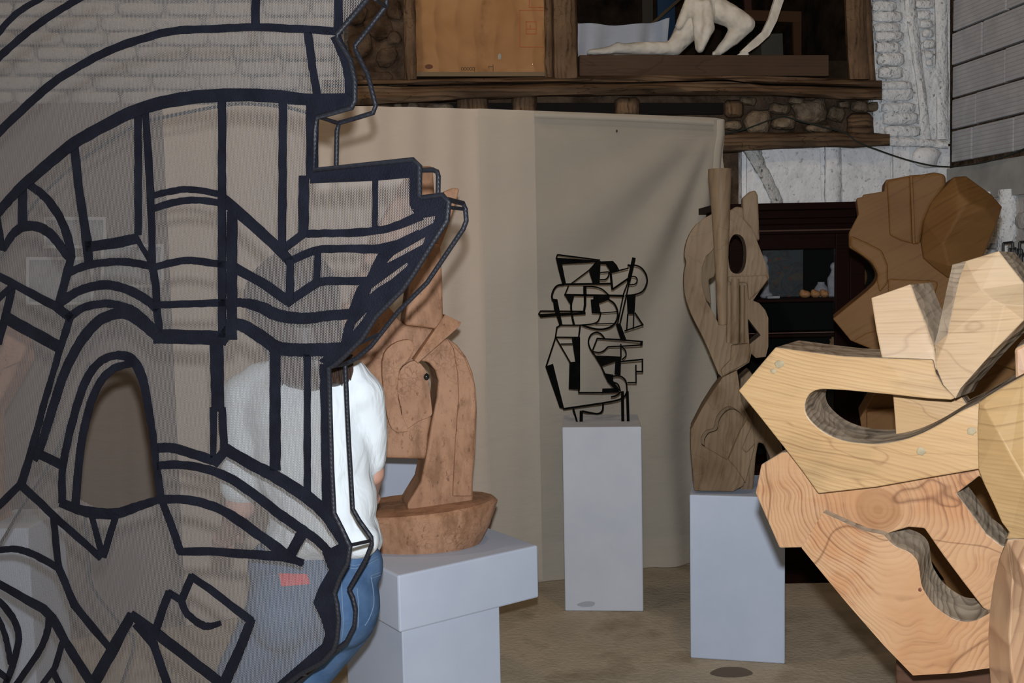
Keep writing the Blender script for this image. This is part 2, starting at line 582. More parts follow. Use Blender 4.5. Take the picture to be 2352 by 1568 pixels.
def timber(name, A, B, d, thick, mat, parent=None, seg=24, rough=0.10, plane=WALL, ring_n=12, seed=0):
    """rough-hewn timber between two pixel edges A and B (polylines along its length)"""
    r = np.random.default_rng(seed + 5)
    def samp(pl, t):
        L = len(pl) - 1
        i = min(int(t * L), L - 1)
        f = t * L - i
        return (pl[i][0] * (1 - f) + pl[i + 1][0] * f, pl[i][1] * (1 - f) + pl[i + 1][1] * f)
    ph = r.uniform(0, 6.28, (ring_n, 3))
    rings = []
    for i in range(seg + 1):
        t = i / seg
        a, b = samp(A, t), samp(B, t)
        ring = []
        for k in range(ring_n):
            an = 2 * math.pi * (k + 0.5) / ring_n
            c_, s_ = math.cos(an), math.sin(an)
            rr = (abs(c_) ** 4 + abs(s_) ** 4) ** (-0.25)
            wob = 1 + rough * (0.5 * math.sin(t * 9 + ph[k, 0]) + 0.35 * math.sin(t * 23 + ph[k, 1]) + 0.25 * math.sin(t * 47 + ph[k, 2]))
            u = 0.5 + 0.5 * c_ * rr * wob            # 0 at B, 1 at A
            q = (b[0] + (a[0] - b[0]) * u, b[1] + (a[1] - b[1]) * u)
            dd = d + thick * (0.5 - 0.5 * s_ * rr * wob)
            ring.append(plane.at(q[0], q[1], dd))
        rings.append(ring)
    return loft(name, rings, mat, parent, smooth=50, loc=(rings[0][0] if parent is None else None))

# whitewashed bricks of the upper left wall (seen through the mesh)
ch, y, row = 34.0, -30.0, 0
while y < 236:
    x = -140 - (row % 2) * 60
    while x < 775:
        w_ = min(118.0 + random.uniform(-16, 16), 786 - x)
        if w_ > 30:
            stone('brick', x + w_ / 2, y + ch / 2, w_ - random.uniform(3, 7), ch - random.uniform(3, 6), 0.05, random.uniform(0.012, 0.03), MAT['white_brick'], upper, n=12, jit=0.03, sq=8)
        x += w_
    y += ch
    row += 1
# lumps in the infill beside the post
for cx, cy, w_, h_ in ((815, 30, 60, 50), (870, 60, 70, 60), (828, 105, 60, 60), (890, 130, 50, 50), (870, 180, 70, 36), (815, 190, 50, 40), (905, 25, 40, 44), (905, 85, 34, 34)):
    stone('rubble_stone', cx, cy, w_, h_, 0.05, 0.03, MAT['mud'], fillw, jit=0.2, sq=2.6)

# ------------------------------------------------------------------ timber frame
B1 = timber('trim_1', [(740, 198), (955, 194), (1250, 190), (1500, 191), (1680, 186), (1750, 194), (2026, 200)],
            [(740, 246), (955, 236), (1250, 219), (1500, 220), (1750, 221), (1900, 226), (2026, 229)], -0.10, 0.34, MAT['timber'], None, 70, 0.20, seed=1)
struct(B1)
B0 = timber('trim_11', [(740, 184), (955, 181), (1250, 176), (1500, 172), (1750, 174), (2026, 184)],
            [(740, 198), (955, 196), (1250, 192), (1500, 188), (1680, 184), (1750, 194), (2026, 202)], -0.07, 0.3, MAT['timber'], None, 70, 0.18, seed=14)
struct(B0)
pl1 = timber('post', [(922, -300), (925, 0), (929, 184)], [(952, -300), (954, 0), (958, 184)], -0.06, 0.22, MAT['timber_v'], None, 24, 0.08, seed=2)
pl2 = timber('post', [(1246, -300), (1247, 0), (1250, 180)], [(1268, -300), (1270, 0), (1272, 180)], 0.0, 0.2, MAT['timber_v'], None, 20, 0.08, seed=3)
pl3 = timber('post', [(1262, -300), (1266, 0), (1270, 180)], [(1318, -300), (1324, 0), (1329, 180)], -0.07, 0.26, MAT['timber_v'], None, 20, 0.06, seed=4)
pl4 = timber('post', [(1926, -300), (1938, 0), (1948, 182)], [(1976, -300), (1990, 0), (2000, 182)], -0.06, 0.26, MAT['timber_v'], None, 20, 0.06, seed=6)
pl5 = timber('post', [(1970, -300), (1984, 0), (1994, 184)], [(1984, -300), (2000, 0), (2012, 184)], -0.03, 0.2, MAT['timber_v'], None, 20, 0.08, seed=7)
for i, o in enumerate((pl1, pl2, pl3, pl4, pl5)):
    o.name = 'trim_%d' % (i + 2)
    struct(o)
sill = wallrect('window_sill', 1331, 126, 1904, 174, -0.02, 0.16, MAT['board'], None, False, 0.004)
sill.name = 'trim_7'
struct(sill)
# plywood sheet shutting the first bay, with its printed marks
ply = wallrect('plywood_sheet', 953, -320, 1251, 174, 0.02, 0.02, MAT['ply'])
tag(ply, 'orange-brown plywood sheet closing the bay between two old posts', 'plywood')
wallrect('edge_strip', 957, 165, 1251, 175, 0.005, 0.02, plain('raw_ply_edge', (0.20, 0.14, 0.08), 0.8), ply)
red = plain('faded_red_print', (0.42, 0.11, 0.035), 0.7)
ink = plain('dark_stamp_ink', (0.10, 0.07, 0.04), 0.7)
def mark(x0, y0, x1, y1, m_, nm='print_line'):
    wallrect(nm, x0, y0, x1, y1, 0.0185, 0.002, m_, ply)
for (a, b_, c_, d_) in ((1193, 23, 1248, 107), (1208, 49, 1231, 77)):
    mark(a, b_, c_, b_ + 1.6, red); mark(a, d_, c_, d_ + 1.6, red); mark(a, b_, a + 1.6, d_, red)
    if c_ < 1240: mark(c_, b_, c_ + 1.6, d_ + 1.6, red)
mark(1215, 0, 1216.6, 16, red); mark(1215, 16, 1248, 17.6, red); mark(1208, 66, 1231, 67.4, red); mark(1217, 57, 1219, 66, red)
def ring_mark(cx, cy, r_, m_, tail=False):
    pts = [WALL.at(cx + r_ * math.cos(a) * 0.8, cy + r_ * math.sin(a), 0.0185) for a in np.linspace(0, 2 * math.pi, 13)]
    tube('print_line', pts, 0.0012, m_, ply, 4)
    if tail:
        tube('print_line', [WALL.at(cx + 3, cy - 4, 0.0185), WALL.at(cx + 3, cy + 8, 0.0185)], 0.0012, m_, ply, 4)
for k in range(4):
    ring_mark(1062 + k * 6.5, 158, 3.4, ink)
ring_mark(1087, 158, 3.4, ink, True)
mark(1132, 148, 1133.4, 164, ink); mark(1122, 152, 1132, 153.4, ink); mark(1122, 152, 1123.4, 157, ink)
stone('wood_knot', 985, 153, 19, 11, 0.02, 0.0015, plain('dark_knot', (0.13, 0.05, 0.02), 0.7), ply, jit=0.05, sq=2)
stone('paper_scrap', 1147, 130, 9, 14, 0.02, 0.002, plain('grey_paper', (0.35, 0.33, 0.28), 0.8), ply, jit=0.2, sq=2)
nail = stone('nail_head', 1224, 147, 4, 4, 0.02, 0.004, plain('bright_nail', (0.7, 0.6, 0.4), 0.3, 0.6, 0.8), ply, sq=2)

# joist ends and rubble between the two beams
def jo(name, cx, cy, w_, h_, mat, proud=0.16, label=None):
    return stone(name, cx, cy, w_, h_, 0.13, proud, mat, wall_back, jit=0.03, sq=10, n=16)
for cx, cy, w_, h_ in ((1085, 240, 74, 56), (1204, 242, 58, 52), (1441, 246, 58, 46), (1686, 250, 46, 42)):
    jo('joist_end', cx, cy, w_, h_, MAT['timber_v'])
for cx, cy, w_, h_ in ((914, 244, 22, 20), (948, 243, 30, 22), (1008, 246, 66, 20)):
    stone('rubble_stone', cx, cy, w_, h_, 0.13, 0.10, MAT['stone'], wall_back, jit=0.15)
for cx, cy, w_, h_ in ((1740, 280, 64, 60), (1718, 232, 40, 20), (1800, 282, 56, 34), (1862, 256, 82, 58), (1920, 261, 40, 38), (1938, 240, 30, 20), (1975, 244, 42, 28),
                       (1790, 250, 50, 26), (1684, 288, 40, 26), (1880, 296, 60, 20), (2004, 246, 30, 24), (1830, 232, 40, 18)):
    stone('rubble_stone', cx, cy, w_, h_, 0.13, random.uniform(0.11, 0.17), MAT['stone'], wall_back, jit=0.13, sq=5, n=11, rot=random.uniform(-0.2, 0.2))
jo('joist_end', 1976, 294, 62, 70, MAT['timber'], 0.19)
gap_strip = struct(wallrect('gap_shade_strip', 1000, 236, 1662, 262, 0.10, 0.03, MAT['dark']))  # black strip painting the shade of the gap between the joist ends
gap_strip.name = 'trim_8'
B2 = timber('trim_9', [(1560, 308), (1660, 306), (1850, 303), (1960, 304), (2044, 308)],
            [(1560, 352), (1660, 350), (1850, 340), (1960, 338), (2044, 334)], -0.08, 0.24, MAT['timber'], None, 40, 0.14, seed=12)
struct(B2)

# whitewashed brick panel to the right of the posts
wpan = struct(wallrect('wall_brick_panel', 2006, -320, 2182, 330, 0.06, 0.3, MAT['white']))
Lrows = [-62, -37, -12, 14, 38, 63, 84, 109, 136, 167, 196, 216, 248, 272, 301]
for i, cy in enumerate(Lrows):
    h_ = (Lrows[i + 1] - cy if i + 1 < len(Lrows) else 26) + 1
    x0 = 2000 + max(0, cy) * 0.10
    x1 = 2056 + max(0, cy) * 0.16 + random.uniform(-10, 12)
    stone('brick', (x0 + x1) / 2, cy, x1 - x0, h_, 0.06, random.uniform(0.035, 0.06), MAT['white'], wpan, jit=0.035, sq=7, n=16)
for cy, x0, x1, h_ in ((-40, 2096, 2144, 22), (-14, 2098, 2143, 22), (10, 2102, 2144, 22), (34, 2106, 2138, 22), (55, 2112, 2144, 20), (76, 2118, 2144, 20), (102, 2120, 2148, 22), (125, 2124, 2144, 18), (144, 2126, 2142, 16)):
    stone('brick', (x0 + x1) / 2, cy, x1 - x0, h_, 0.06, random.uniform(0.03, 0.05), MAT['white'], wpan, jit=0.05, sq=6, n=14)
for A_, B_, sd in (([(2066, -200), (2078, 20), (2104, 190), (2116, 320)], [(2092, -200), (2106, 20), (2124, 190), (2140, 320)], 21),
                   ([(2142, -200), (2146, 20), (2150, 190), (2150, 320)], [(2174, -200), (2176, 20), (2178, 190), (2180, 320)], 22)):
    timber('plastered_stud', A_, B_, 0.015, 0.12, MAT['white'], wpan, 26, 0.14, seed=sd)
timber('ledge', [(2030, 312), (2110, 318), (2178, 322)], [(2030, 336), (2110, 337), (2178, 342)], 0.0, 0.12, MAT['white'], wpan, 16, 0.2, seed=41)
# plastered panels below the second beam
wlow = struct(wallrect('wall_plaster_panel', 1704, 336, 2182, 620, 0.06, 0.06, MAT['panel']))
slab('plaster_panel', [(1716, 345), (1800, 340), (1885, 341), (1888, 470), (1716, 474)], WALL, 0.035, 0.03, MAT['panel'], wlow, bev=0.006)
slab('plaster_panel', [(1934, 341), (2046, 338), (2048, 470), (1936, 472)], WALL, 0.035, 0.03, MAT['panel'], wlow, bev=0.006)
slab('plaster_panel', [(2052, 336), (2090, 335), (2092, 470), (2054, 470)], WALL, 0.035, 0.03, MAT['panel'], wlow, bev=0.006)
timber('plastered_stud', [(1894, 336), (1894, 480)], [(1930, 336), (1932, 480)], 0.01, 0.08, MAT['panel'], wlow, 16, 0.12, seed=31)
timber('old_brace', [(1706, 345), (1740, 400), (1778, 480)], [(1746, 345), (1766, 390), (1806, 480)], 0.005, 0.07, whitewash('flaking_whitewashed_brace', 0.95, 1.0, (0.6, 0.6, 0.58)), wlow, 16, 0.2, seed=32)
stone('rubble_stone', 2126, 360, 66, 50, 0.06, 0.09, MAT['panel'], wlow, jit=0.14)

# ------------------------------------------------------------------ right wall of ribbed clay blocks
c0 = WALL.at(2181, 600, 0.06)
RC = Vector((c0.x, c0.y, 0))
Rd = Vector((0.12, -0.993, 0)).normalized()
Rn = Vector((0.993, 0.12, 0)).normalized()          # into the wall
def rw(s, z, d=0.0):
    return RC + Rd * s + Rn * d + Vector((0, 0, z))
def rwbox(name, s0, s1, z0, z1, d, th, mat, parent=None, bev=0.004):
    bm = fill_solid([[rw(s0, z0, d), rw(s1, z0, d), rw(s1, z1, d), rw(s0, z1, d)]], Rn * th)
    o = bm_obj(name, bm, [mat, mat], parent, loc=rw(s0, z0, d) if parent is None else None)
    if bev: bevel(o, bev)
    return o
wall_right = struct(rwbox('wall_right', -0.3, 4.6, 0, 6.0, 0.02, 0.3, MAT['mud'], None, 0))
def zc(py):
    return WALL.at(2181, py, 0.06).z
zs = [zc(376), zc(300), zc(228), zc(153), zc(76), zc(0), zc(-76), zc(-152)]
joints = [[0, 0.23, 0.64, 1.16, 1.7], [0, 0.27, 0.80, 1.33, 1.8], [0, 0.55, 1.08, 1.6], [0, 0.33, 0.86, 1.4], [0, 0.55, 1.1, 1.6], [0, 0.3, 0.85, 1.4], [0, 0.55, 1.1, 1.6]]
for i, js in enumerate(joints):
    for a_, b_ in zip(js[:-1], js[1:]):
        rwbox('clay_block', a_ + 0.008, b_ - 0.008, zs[i] + 0.007, zs[i + 1] - 0.006, random.uniform(-0.012, -0.002), 0.1, MAT['block'], wall_right, 0.006)
rwbox('lintel', 0.0, 1.8, zc(376) - 0.235, zc(376) - 0.03, -0.03, 0.2, MAT['lintel'], wall_right, 0.008)
rwbox('rubble_face', -0.02, 4.5, 0.0, zc(376) - 0.235, 0.0, 0.05, MAT['white_brick'], wall_right, 0)
RWP = Plane(RC, Rn)
for k in range(26):
    s_, z_ = random.uniform(0.05, 1.0), random.uniform(zc(376) - 1.5, zc(376) - 0.3)
    p_ = rw(s_, z_)
    rings = []
    w_, h_, pr = random.uniform(0.08, 0.18), random.uniform(0.06, 0.12), random.uniform(0.03, 0.06)
    for sc_, dd in ((1.0, 0.06), (1.0, -pr * 0.3), (0.85, -pr * 0.85), (0.55, -pr)):
        rings.append([rw(s_ + w_ / 2 * sc_ * math.cos(a), z_ + h_ / 2 * sc_ * math.sin(a), dd) for a in np.linspace(0, 2 * math.pi, 10)[:-1]])
    loft('rubble_stone', rings, MAT['white_brick'], wall_right, smooth=35)
for s_ in (0.42, 0.62):
    V, F = tube_geo([rw(s_, zc(376) - 1.6, -0.02), rw(s_ + 0.01, zc(376) - 0.9, -0.025), rw(s_, zc(376) - 0.2, -0.02)], [0.05, 0.055, 0.05], 10)
    obj('plastered_stud', V, F, MAT['white'], wall_right, smooth=40)
# the other walls of the barn, outside the picture
struct(box('wall_left', (-4.2, 3.0, 2.6), (0.3, 11, 5.2), MAT['white_brick'], None, 0))

# ------------------------------------------------------------------ loft behind the opening
Wn = WALL.n
def wp(px, py, d): return WALL.at(px, py, d)
lf = [wp(900, 130, 0.25), wp(2040, 130, 0.25), wp(2040, 130, 0.25) + Wn * 3.2, wp(900, 130, 0.25) + Wn * 3.2]
zf = wp(1600, 127, 0.2).z
lf = [Vector((p.x, p.y, zf - 0.02)) for p in lf]
bm = fill_solid([lf], Vector((0, 0, -0.12)))
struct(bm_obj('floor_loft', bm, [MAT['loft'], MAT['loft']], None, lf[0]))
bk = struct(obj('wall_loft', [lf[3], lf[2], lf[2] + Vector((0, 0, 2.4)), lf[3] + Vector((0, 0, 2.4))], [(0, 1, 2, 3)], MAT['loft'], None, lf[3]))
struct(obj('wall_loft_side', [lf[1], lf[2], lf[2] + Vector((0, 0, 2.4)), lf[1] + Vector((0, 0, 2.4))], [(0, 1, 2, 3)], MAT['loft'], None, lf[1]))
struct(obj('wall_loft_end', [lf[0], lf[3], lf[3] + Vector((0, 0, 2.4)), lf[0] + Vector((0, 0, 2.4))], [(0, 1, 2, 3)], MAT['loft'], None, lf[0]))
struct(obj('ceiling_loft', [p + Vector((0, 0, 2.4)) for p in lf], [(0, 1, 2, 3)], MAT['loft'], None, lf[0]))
# ------------------------------------------------------------------ hanging cloths
def cloth(name, top, bot_shift, plane, d, nu, nv, fn, mat, label, cat, group=None, zb=0.004):
    """a hanging sheet: top edge given in pixels, falling to the floor, pushed in and out by fn(u, v)"""
    V, F = [], []
    tops = [plane.at(x, y, d) for x, y in top]
    L = [0]
    for a, b_ in zip(tops[:-1], tops[1:]): L.append(L[-1] + (b_ - a).length)
    along = Vector((plane.n.y, -plane.n.x, 0))
    for j in range(nv + 1):
        v_ = j / nv
        for i in range(nu + 1):
            s = i / nu * L[-1]
            k = max(q for q in range(len(L) - 1) if L[q] <= s + 1e-9)
            f = (s - L[k]) / (L[k + 1] - L[k])
            t = tops[k].lerp(tops[k + 1], f)
            u = i / nu
            z = t.z + (zb - t.z) * v_
            p = Vector((t.x, t.y, z)) + along * (bot_shift[0] * (1 - u) + bot_shift[1] * u) * v_
            V.append(p - plane.n * fn(u, v_))
    for j in range(nv):
        for i in range(nu):
            q = j * (nu + 1) + i
            F.append((q, q + 1, q + nu + 2, q + nu + 1))
    o = obj(name, V, F, mat, None, (tops[0].x, tops[0].y, 0), True)
    tag(o, label, cat, group)
    return o
def ss(a, b_, x):
    t = min(max((x - a) / (b_ - a), 0), 1)
    return t * t * (3 - 2 * t)
def f_right(u, v):
    du, dv = 0.99 - u, v + 0.02
    r_ = math.hypot(du * 0.55, dv)
    ph = math.atan2(dv, du * 0.9)
    swag = 0.020 * math.sin(ph * 15 + 1.1 + 1.5 * r_) * ss(0.05, 0.3, r_) * (1 - ss(0.55, 1.0, r_)) * ss(0.15, 0.45, ph + 0.1)
    vert = 0.026 * math.sin(u * 26 + 1.2 * math.sin(3 * v)) * ss(0.35, 1.0, v) * ss(0.25, 0.8, u)
    vert2 = 0.010 * math.sin(u * 14 + 2) * ss(0.1, 0.9, v) * (1 - ss(0.3, 0.7, u))
    hem = -0.012 * math.exp(-((v - 0.018) / 0.008) ** 2) * ss(0.2, 0.3, u)
    edge = 0.012 * math.sin(v * 60) * ss(0.955, 1.0, u)
    return swag + vert + vert2 + hem + edge
def f_left(u, v):
    return 0.012 * math.sin(u * 22 + 1.5 * math.sin(2 * v)) * ss(0.05, 0.9, v) + 0.006 * math.sin(u * 61 + v * 3)
cl_l = cloth('backdrop_cloth', [(372, 239), (600, 241), (815, 243), (1105, 250), (1228, 254)], (0, 0), CUR, 0.035, 150, 60, f_left, MAT['cloth_l'],
             'beige cotton backdrop cloth hanging on the left behind the black mesh profile', 'cloth', 'backdrop cloths')
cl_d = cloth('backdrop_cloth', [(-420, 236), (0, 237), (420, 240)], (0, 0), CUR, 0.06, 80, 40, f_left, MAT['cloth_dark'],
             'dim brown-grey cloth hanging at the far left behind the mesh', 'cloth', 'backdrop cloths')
cl_r = cloth('backdrop_cloth', [(1097, 249), (1225, 254), (1440, 262), (1640, 270), (1663, 274)], (0.03, -0.04), CUR, 0.0, 110, 110, f_right, MAT['cloth'],
             'creased beige cotton backdrop cloth hanging behind the thin black steel figure', 'cloth', 'backdrop cloths')
# the turned-over right edge and its hem
edge_pts = [(1655, 276), (1653, 310), (1648, 350), (1646, 400), (1645, 470), (1644, 560), (1642, 680), (1636, 820)]
V, F = [], []
for i, (x, y) in enumerate(edge_pts):
    wv = 4 * math.sin(i * 1.7)
    V += [CUR.at(x - 8 + wv * 0.3, y, -0.035), CUR.at(x + 3, y, -0.045), CUR.at(x + 10 + wv * 0.5, y, -0.03), CUR.at(x + 7, y, -0.012)]
for i in range(len(edge_pts) - 1):
    for k in range(3):
        F.append((i * 4 + k, i * 4 + k + 1, i * 4 + k + 5, i * 4 + k + 4))
obj('turned_edge', V, F, MAT['cloth'], cl_r, smooth=True)
V, F = [], []
hem = [(1228, 256), (1330, 260), (1440, 264), (1560, 270), (1640, 275)]
for i, (x, y) in enumerate(hem):
    V += [CUR.at(x, y - 2, -0.01), CUR.at(x, y + 4, -0.028), CUR.at(x, y + 11, -0.03), CUR.at(x, y + 15, -0.008)]
for i in range(len(hem) - 1):
    for k in range(3):
        F.append((i * 4 + k, i * 4 + k + 1, i * 4 + k + 5, i * 4 + k + 4))
obj('top_hem', V, F, MAT['cloth'], cl_r, smooth=True)
stone('moth_hole', 1417, 301, 3.5, 7, -0.004, 0.003, MAT['dark'], cl_r, CUR, 8, 0.1, 2)
# ------------------------------------------------------------------ painted plinths
m, nt, b = new_mat('blue_white_plinth_paint')
v = coords(nt)
n1 = noise(nt, v, 3.0, 4, 0.6)
n2 = noise(nt, v, 60.0, 3, 0.6)
c = ramp(nt, n1, [(0.3, (0.44, 0.495, 0.60)), (0.7, (0.50, 0.55, 0.65))])
nt.links.new(c, b.inputs['Base Color'])
b.inputs['Roughness'].default_value = 0.6
b.inputs['Specular IOR Level'].default_value = 0.25
bump(nt, b, n2, 0.08, 0.003)
MAT['plinth'] = m
m2 = mottled('white_plinth_paint', (0.50, 0.525, 0.58), (0.56, 0.585, 0.635), 3.0, 0.6, 0.08, 0.003, 60)
scuff = plain('grey_scuff', (0.36, 0.37, 0.41), 0.8)
def quad_solid(name, base4, z0, z1, mat, parent, bev=0.006):
    V = [Vector((p.x, p.y, z0)) for p in base4] + [Vector((p.x, p.y, z1)) for p in base4]
    F = [(3, 2, 1, 0), (4, 5, 6, 7), (0, 1, 5, 4), (1, 2, 6, 5), (2, 3, 7, 6), (3, 0, 4, 7)]
    o = obj(name, V, F, mat, parent)
    return bevel(o, bev)
def z_at(px, py, Y):
    return P(px, py, Y).z
def plinth(label, fl, fr, depth, z1, back_turn=0.0, mat=None):
    a, b_ = Vector(fl), Vector(fr)
    dirx = (b_ - a).normalized()
    bk_ = Vector((-dirx.y, dirx.x, 0))
    bk_ = (Matrix.Rotation(back_turn, 3, 'Z') @ bk_) * depth
    q = [a, b_, b_ + bk_, a + bk_]
    cen = sum(q, Vector()) / 4
    t = thing('plinth', (cen.x, cen.y, 0), label, 'plinth', 'painted display plinths')
    quad_solid('body', q, 0, z1, mat or MAT['plinth'], t)
    return t, q
# the middle plinth, under the steel figure
fl, fr = floor_pt(1298, 1403), floor_pt(1478, 1404)
zt_mid = z_at(1290, 981, fl.y)
pm, qm = plinth('tall narrow pale blue-white plinth under the thin black steel figure', fl, fr, 0.40, zt_mid, 0, m2)
MIDP = Plane((fl + fr) / 2, Vector((-(fr - fl).y, (fr - fl).x, 0)))
slab('scuff', cr([(1325, 1388), (1345, 1381), (1366, 1383), (1360, 1392), (1338, 1393)], 3, True), MIDP, -0.0015, 0.002, scuff, pm, bev=0)
# the right plinth, under the weathered carving
fl, fr = floor_pt(1586, 1511), floor_pt(1803, 1525)
zt_r = z_at(1580, 1136, fl.y)
pr_, qr = plinth('low wide pale blue-white plinth under the weathered grey carving', fl, fr, 0.44, zt_r)
# the near plinth: a wide slab on a narrower column
tl, tr = P(914, 1311, 3.40), P(1236, 1262, 3.74)
zs1 = (tl.z + tr.z) / 2
zs0 = zs1 - 0.198
dx = Vector((tr.x - tl.x, tr.y - tl.y, 0)); wd = dx.length; dx.normalize()
bk2 = Vector((-dx.y, dx.x, 0))
a = Vector((tl.x, tl.y, 0))
q = [a, a + dx * wd, a + dx * wd + bk2 * 0.62, a + bk2 * 0.62]
cen = sum(q, Vector()) / 4
tp = thing('plinth', (cen.x, cen.y, 0), 'pale blue-white plinth with a wide overhanging slab under the reddish carving', 'plinth', 'painted display plinths')
quad_solid('top_slab', q, zs0, zs1, MAT['plinth'], tp, 0.007)
qc = [a + dx * 0.02 + bk2 * 0.02, a + dx * 0.425 + bk2 * 0.02, a + dx * 0.425 + bk2 * 0.46, a + dx * 0.02 + bk2 * 0.46]
quad_solid('column', qc, 0, zs0, MAT['plinth'], tp, 0.004)
NEAR_TOP, NEAR_C = zs1, cen
# a plinth far left, seen through the mesh
fl = P(-60, 1215, 3.6); fr = P(64, 1215, 3.6)
pl, ql = plinth('pale plinth at the far left edge seen through the grey mesh', (fl.x, fl.y, 0), (fr.x, fr.y, 0), 0.3, fl.z, 0)
LEFT_TOP = fl.z
# another behind the reddish carving, seen through its gap
fl = P(800, 1046, 4.62); fr = P(1012, 1046, 4.74)
pb, qb = plinth('pale plinth glimpsed through the gap under the reddish carving head', (fl.x, fl.y, 0), (fr.x, fr.y, 0), 0.22, fl.z, 0)
# floor stain
st = obj('floor_stain', [floor_pt(1680 + 48 * math.cos(a_) * (1 + 0.1 * math.sin(3 * a_)), 1543 + 12 * math.sin(a_), 0.0015) for a_ in np.linspace(0, 2 * math.pi, 25)[:-1]],
         [tuple(range(23, -1, -1))], plain('damp_stain', (0.13, 0.10, 0.07), 0.8), bpy.data.objects['floor'])

# ------------------------------------------------------------------ flat strokes and plates
def stroke(name, pts, wpx, plane, d, thick, mat, parent, smooth=False, jit=0.0, n=5):
    """a band painted or cut along a pixel polyline; wpx is one width or one per point"""
    if isinstance(wpx, (int, float)):
        pts = [(p[0], p[1], wpx) for p in pts]
    else:
        pts = [(p[0], p[1], w_) for p, w_ in zip(pts, wpx)]
    if smooth:
        pts = cr(pts, n)
    else:                                     # keep the corners, add points so that the edge can waver
        q = []
        for a_, b_ in zip(pts[:-1], pts[1:]):
            L = math.hypot(b_[0] - a_[0], b_[1] - a_[1])
            k = max(1, int(L / 18)) if jit else 1
            for i in range(k):
                t = i / k
                q.append(tuple(a_[j] + (b_[j] - a_[j]) * t for j in range(3)))
        q.append(pts[-1])
        pts = q
    V, F = [], []
    N = len(pts)
    back = plane.n * thick
    for i, p in enumerate(pts):
        a_ = pts[max(i - 1, 0)]; b_ = pts[min(i + 1, N - 1)]
        d1 = np.array([p[0] - a_[0], p[1] - a_[1]]); d2 = np.array([b_[0] - p[0], b_[1] - p[1]])
        n1_ = np.linalg.norm(d1); n2_ = np.linalg.norm(d2)
        if n1_ > 0: d1 = d1 / n1_
        if n2_ > 0: d2 = d2 / n2_
        t = d1 + d2
        tn = np.linalg.norm(t)
        t = t / tn if tn > 1e-6 else d1
        ref = d2 if n2_ > 0 else d1
        cosh = max(0.5, abs(float(t @ ref)))
        nx, ny = -t[1], t[0]
        hw = p[2] / 2 / cosh
        j1, j2 = random.uniform(-jit, jit), random.uniform(-jit, jit)
        ex = 0.0
        L_ = plane.at(p[0] + nx * (hw + j1), p[1] + ny * (hw + j1), d)
        R_ = plane.at(p[0] - nx * (hw + j2), p[1] - ny * (hw + j2), d)
        V += [L_, R_, R_ + back, L_ + back]
    for i in range(N - 1):
        for k in range(4):
            F.append((i * 4 + k, i * 4 + (k + 1) % 4, i * 4 + 4 + (k + 1) % 4, i * 4 + 4 + k))
    F.append((3, 2, 1, 0))
    F.append(tuple((N - 1) * 4 + k for k in range(4)))
    return obj(name, V, F, mat, parent)

# ------------------------------------------------------------------ the steel figure on the middle plinth
MAT['steel'] = mottled('black_steel', (0.003, 0.003, 0.003), (0.006, 0.006, 0.0055), 20, 0.8, 0.1, 0.002, 90, spec=0.0)
FIG = Plane((qm[0] + qm[1]) / 2 + (qm[3] - qm[0]) * 0.42, MIDP.n)
cenf = (qm[0] + qm[2]) / 2
fig = thing('steel_figure', (cenf.x, cenf.y, zt_mid), 'flat cut-out abstract figure of black steel bars and plates on four thin legs', 'sculpture')
S = 320 / 1140.0
def fx(pts): return [(1200 + x * S, 560 + y * S) for x, y in pts]
plates = [
    [(272, 112), (636, 135), (600, 150), (325, 167), (357, 328), (325, 328), (290, 195)],
    [(600, 143), (640, 138), (632, 325), (576, 325), (543, 218)],
    [(630, 143), (740, 138), (772, 172), (792, 212), (728, 240), (712, 215), (682, 168), (636, 166)],
    [(247, 447), (286, 453), (328, 664), (302, 664), (258, 535)],
    [(128, 573), (280, 566), (517, 556), (517, 577), (280, 592), (148, 603)],
    [(343, 415), (424, 428), (402, 502), (380, 480)],
    [(580, 418), (718, 422), (706, 458), (625, 488), (636, 530), (638, 570), (567, 567), (558, 455), (580, 452)],
    [(853, 420), (926, 420), (917, 572), (860, 572)],
    [(762, 652), (802, 652), (852, 788), (806, 788)],
    [(402, 762), (472, 762), (472, 1193), (378, 1187), (384, 968), (432, 964)],
    [(187, 1003), (250, 980), (342, 1350), (304, 1338)],
    [(588, 912), (808, 922), (803, 1074), (753, 1068), (760, 962), (648, 1002)],
    [(660, 1056), (745, 1070), (742, 1118), (802, 1205), (760, 1192), (698, 1130)],
    [(653, 1184), (772, 1180), (795, 1215), (653, 1220)],
    [(966, 792), (986, 794), (982, 832), (962, 828)],
]
for p_ in plates:
    slab('steel_plate', fx(p_), FIG, -0.0025, 0.005, MAT['steel'], fig, bev=0)
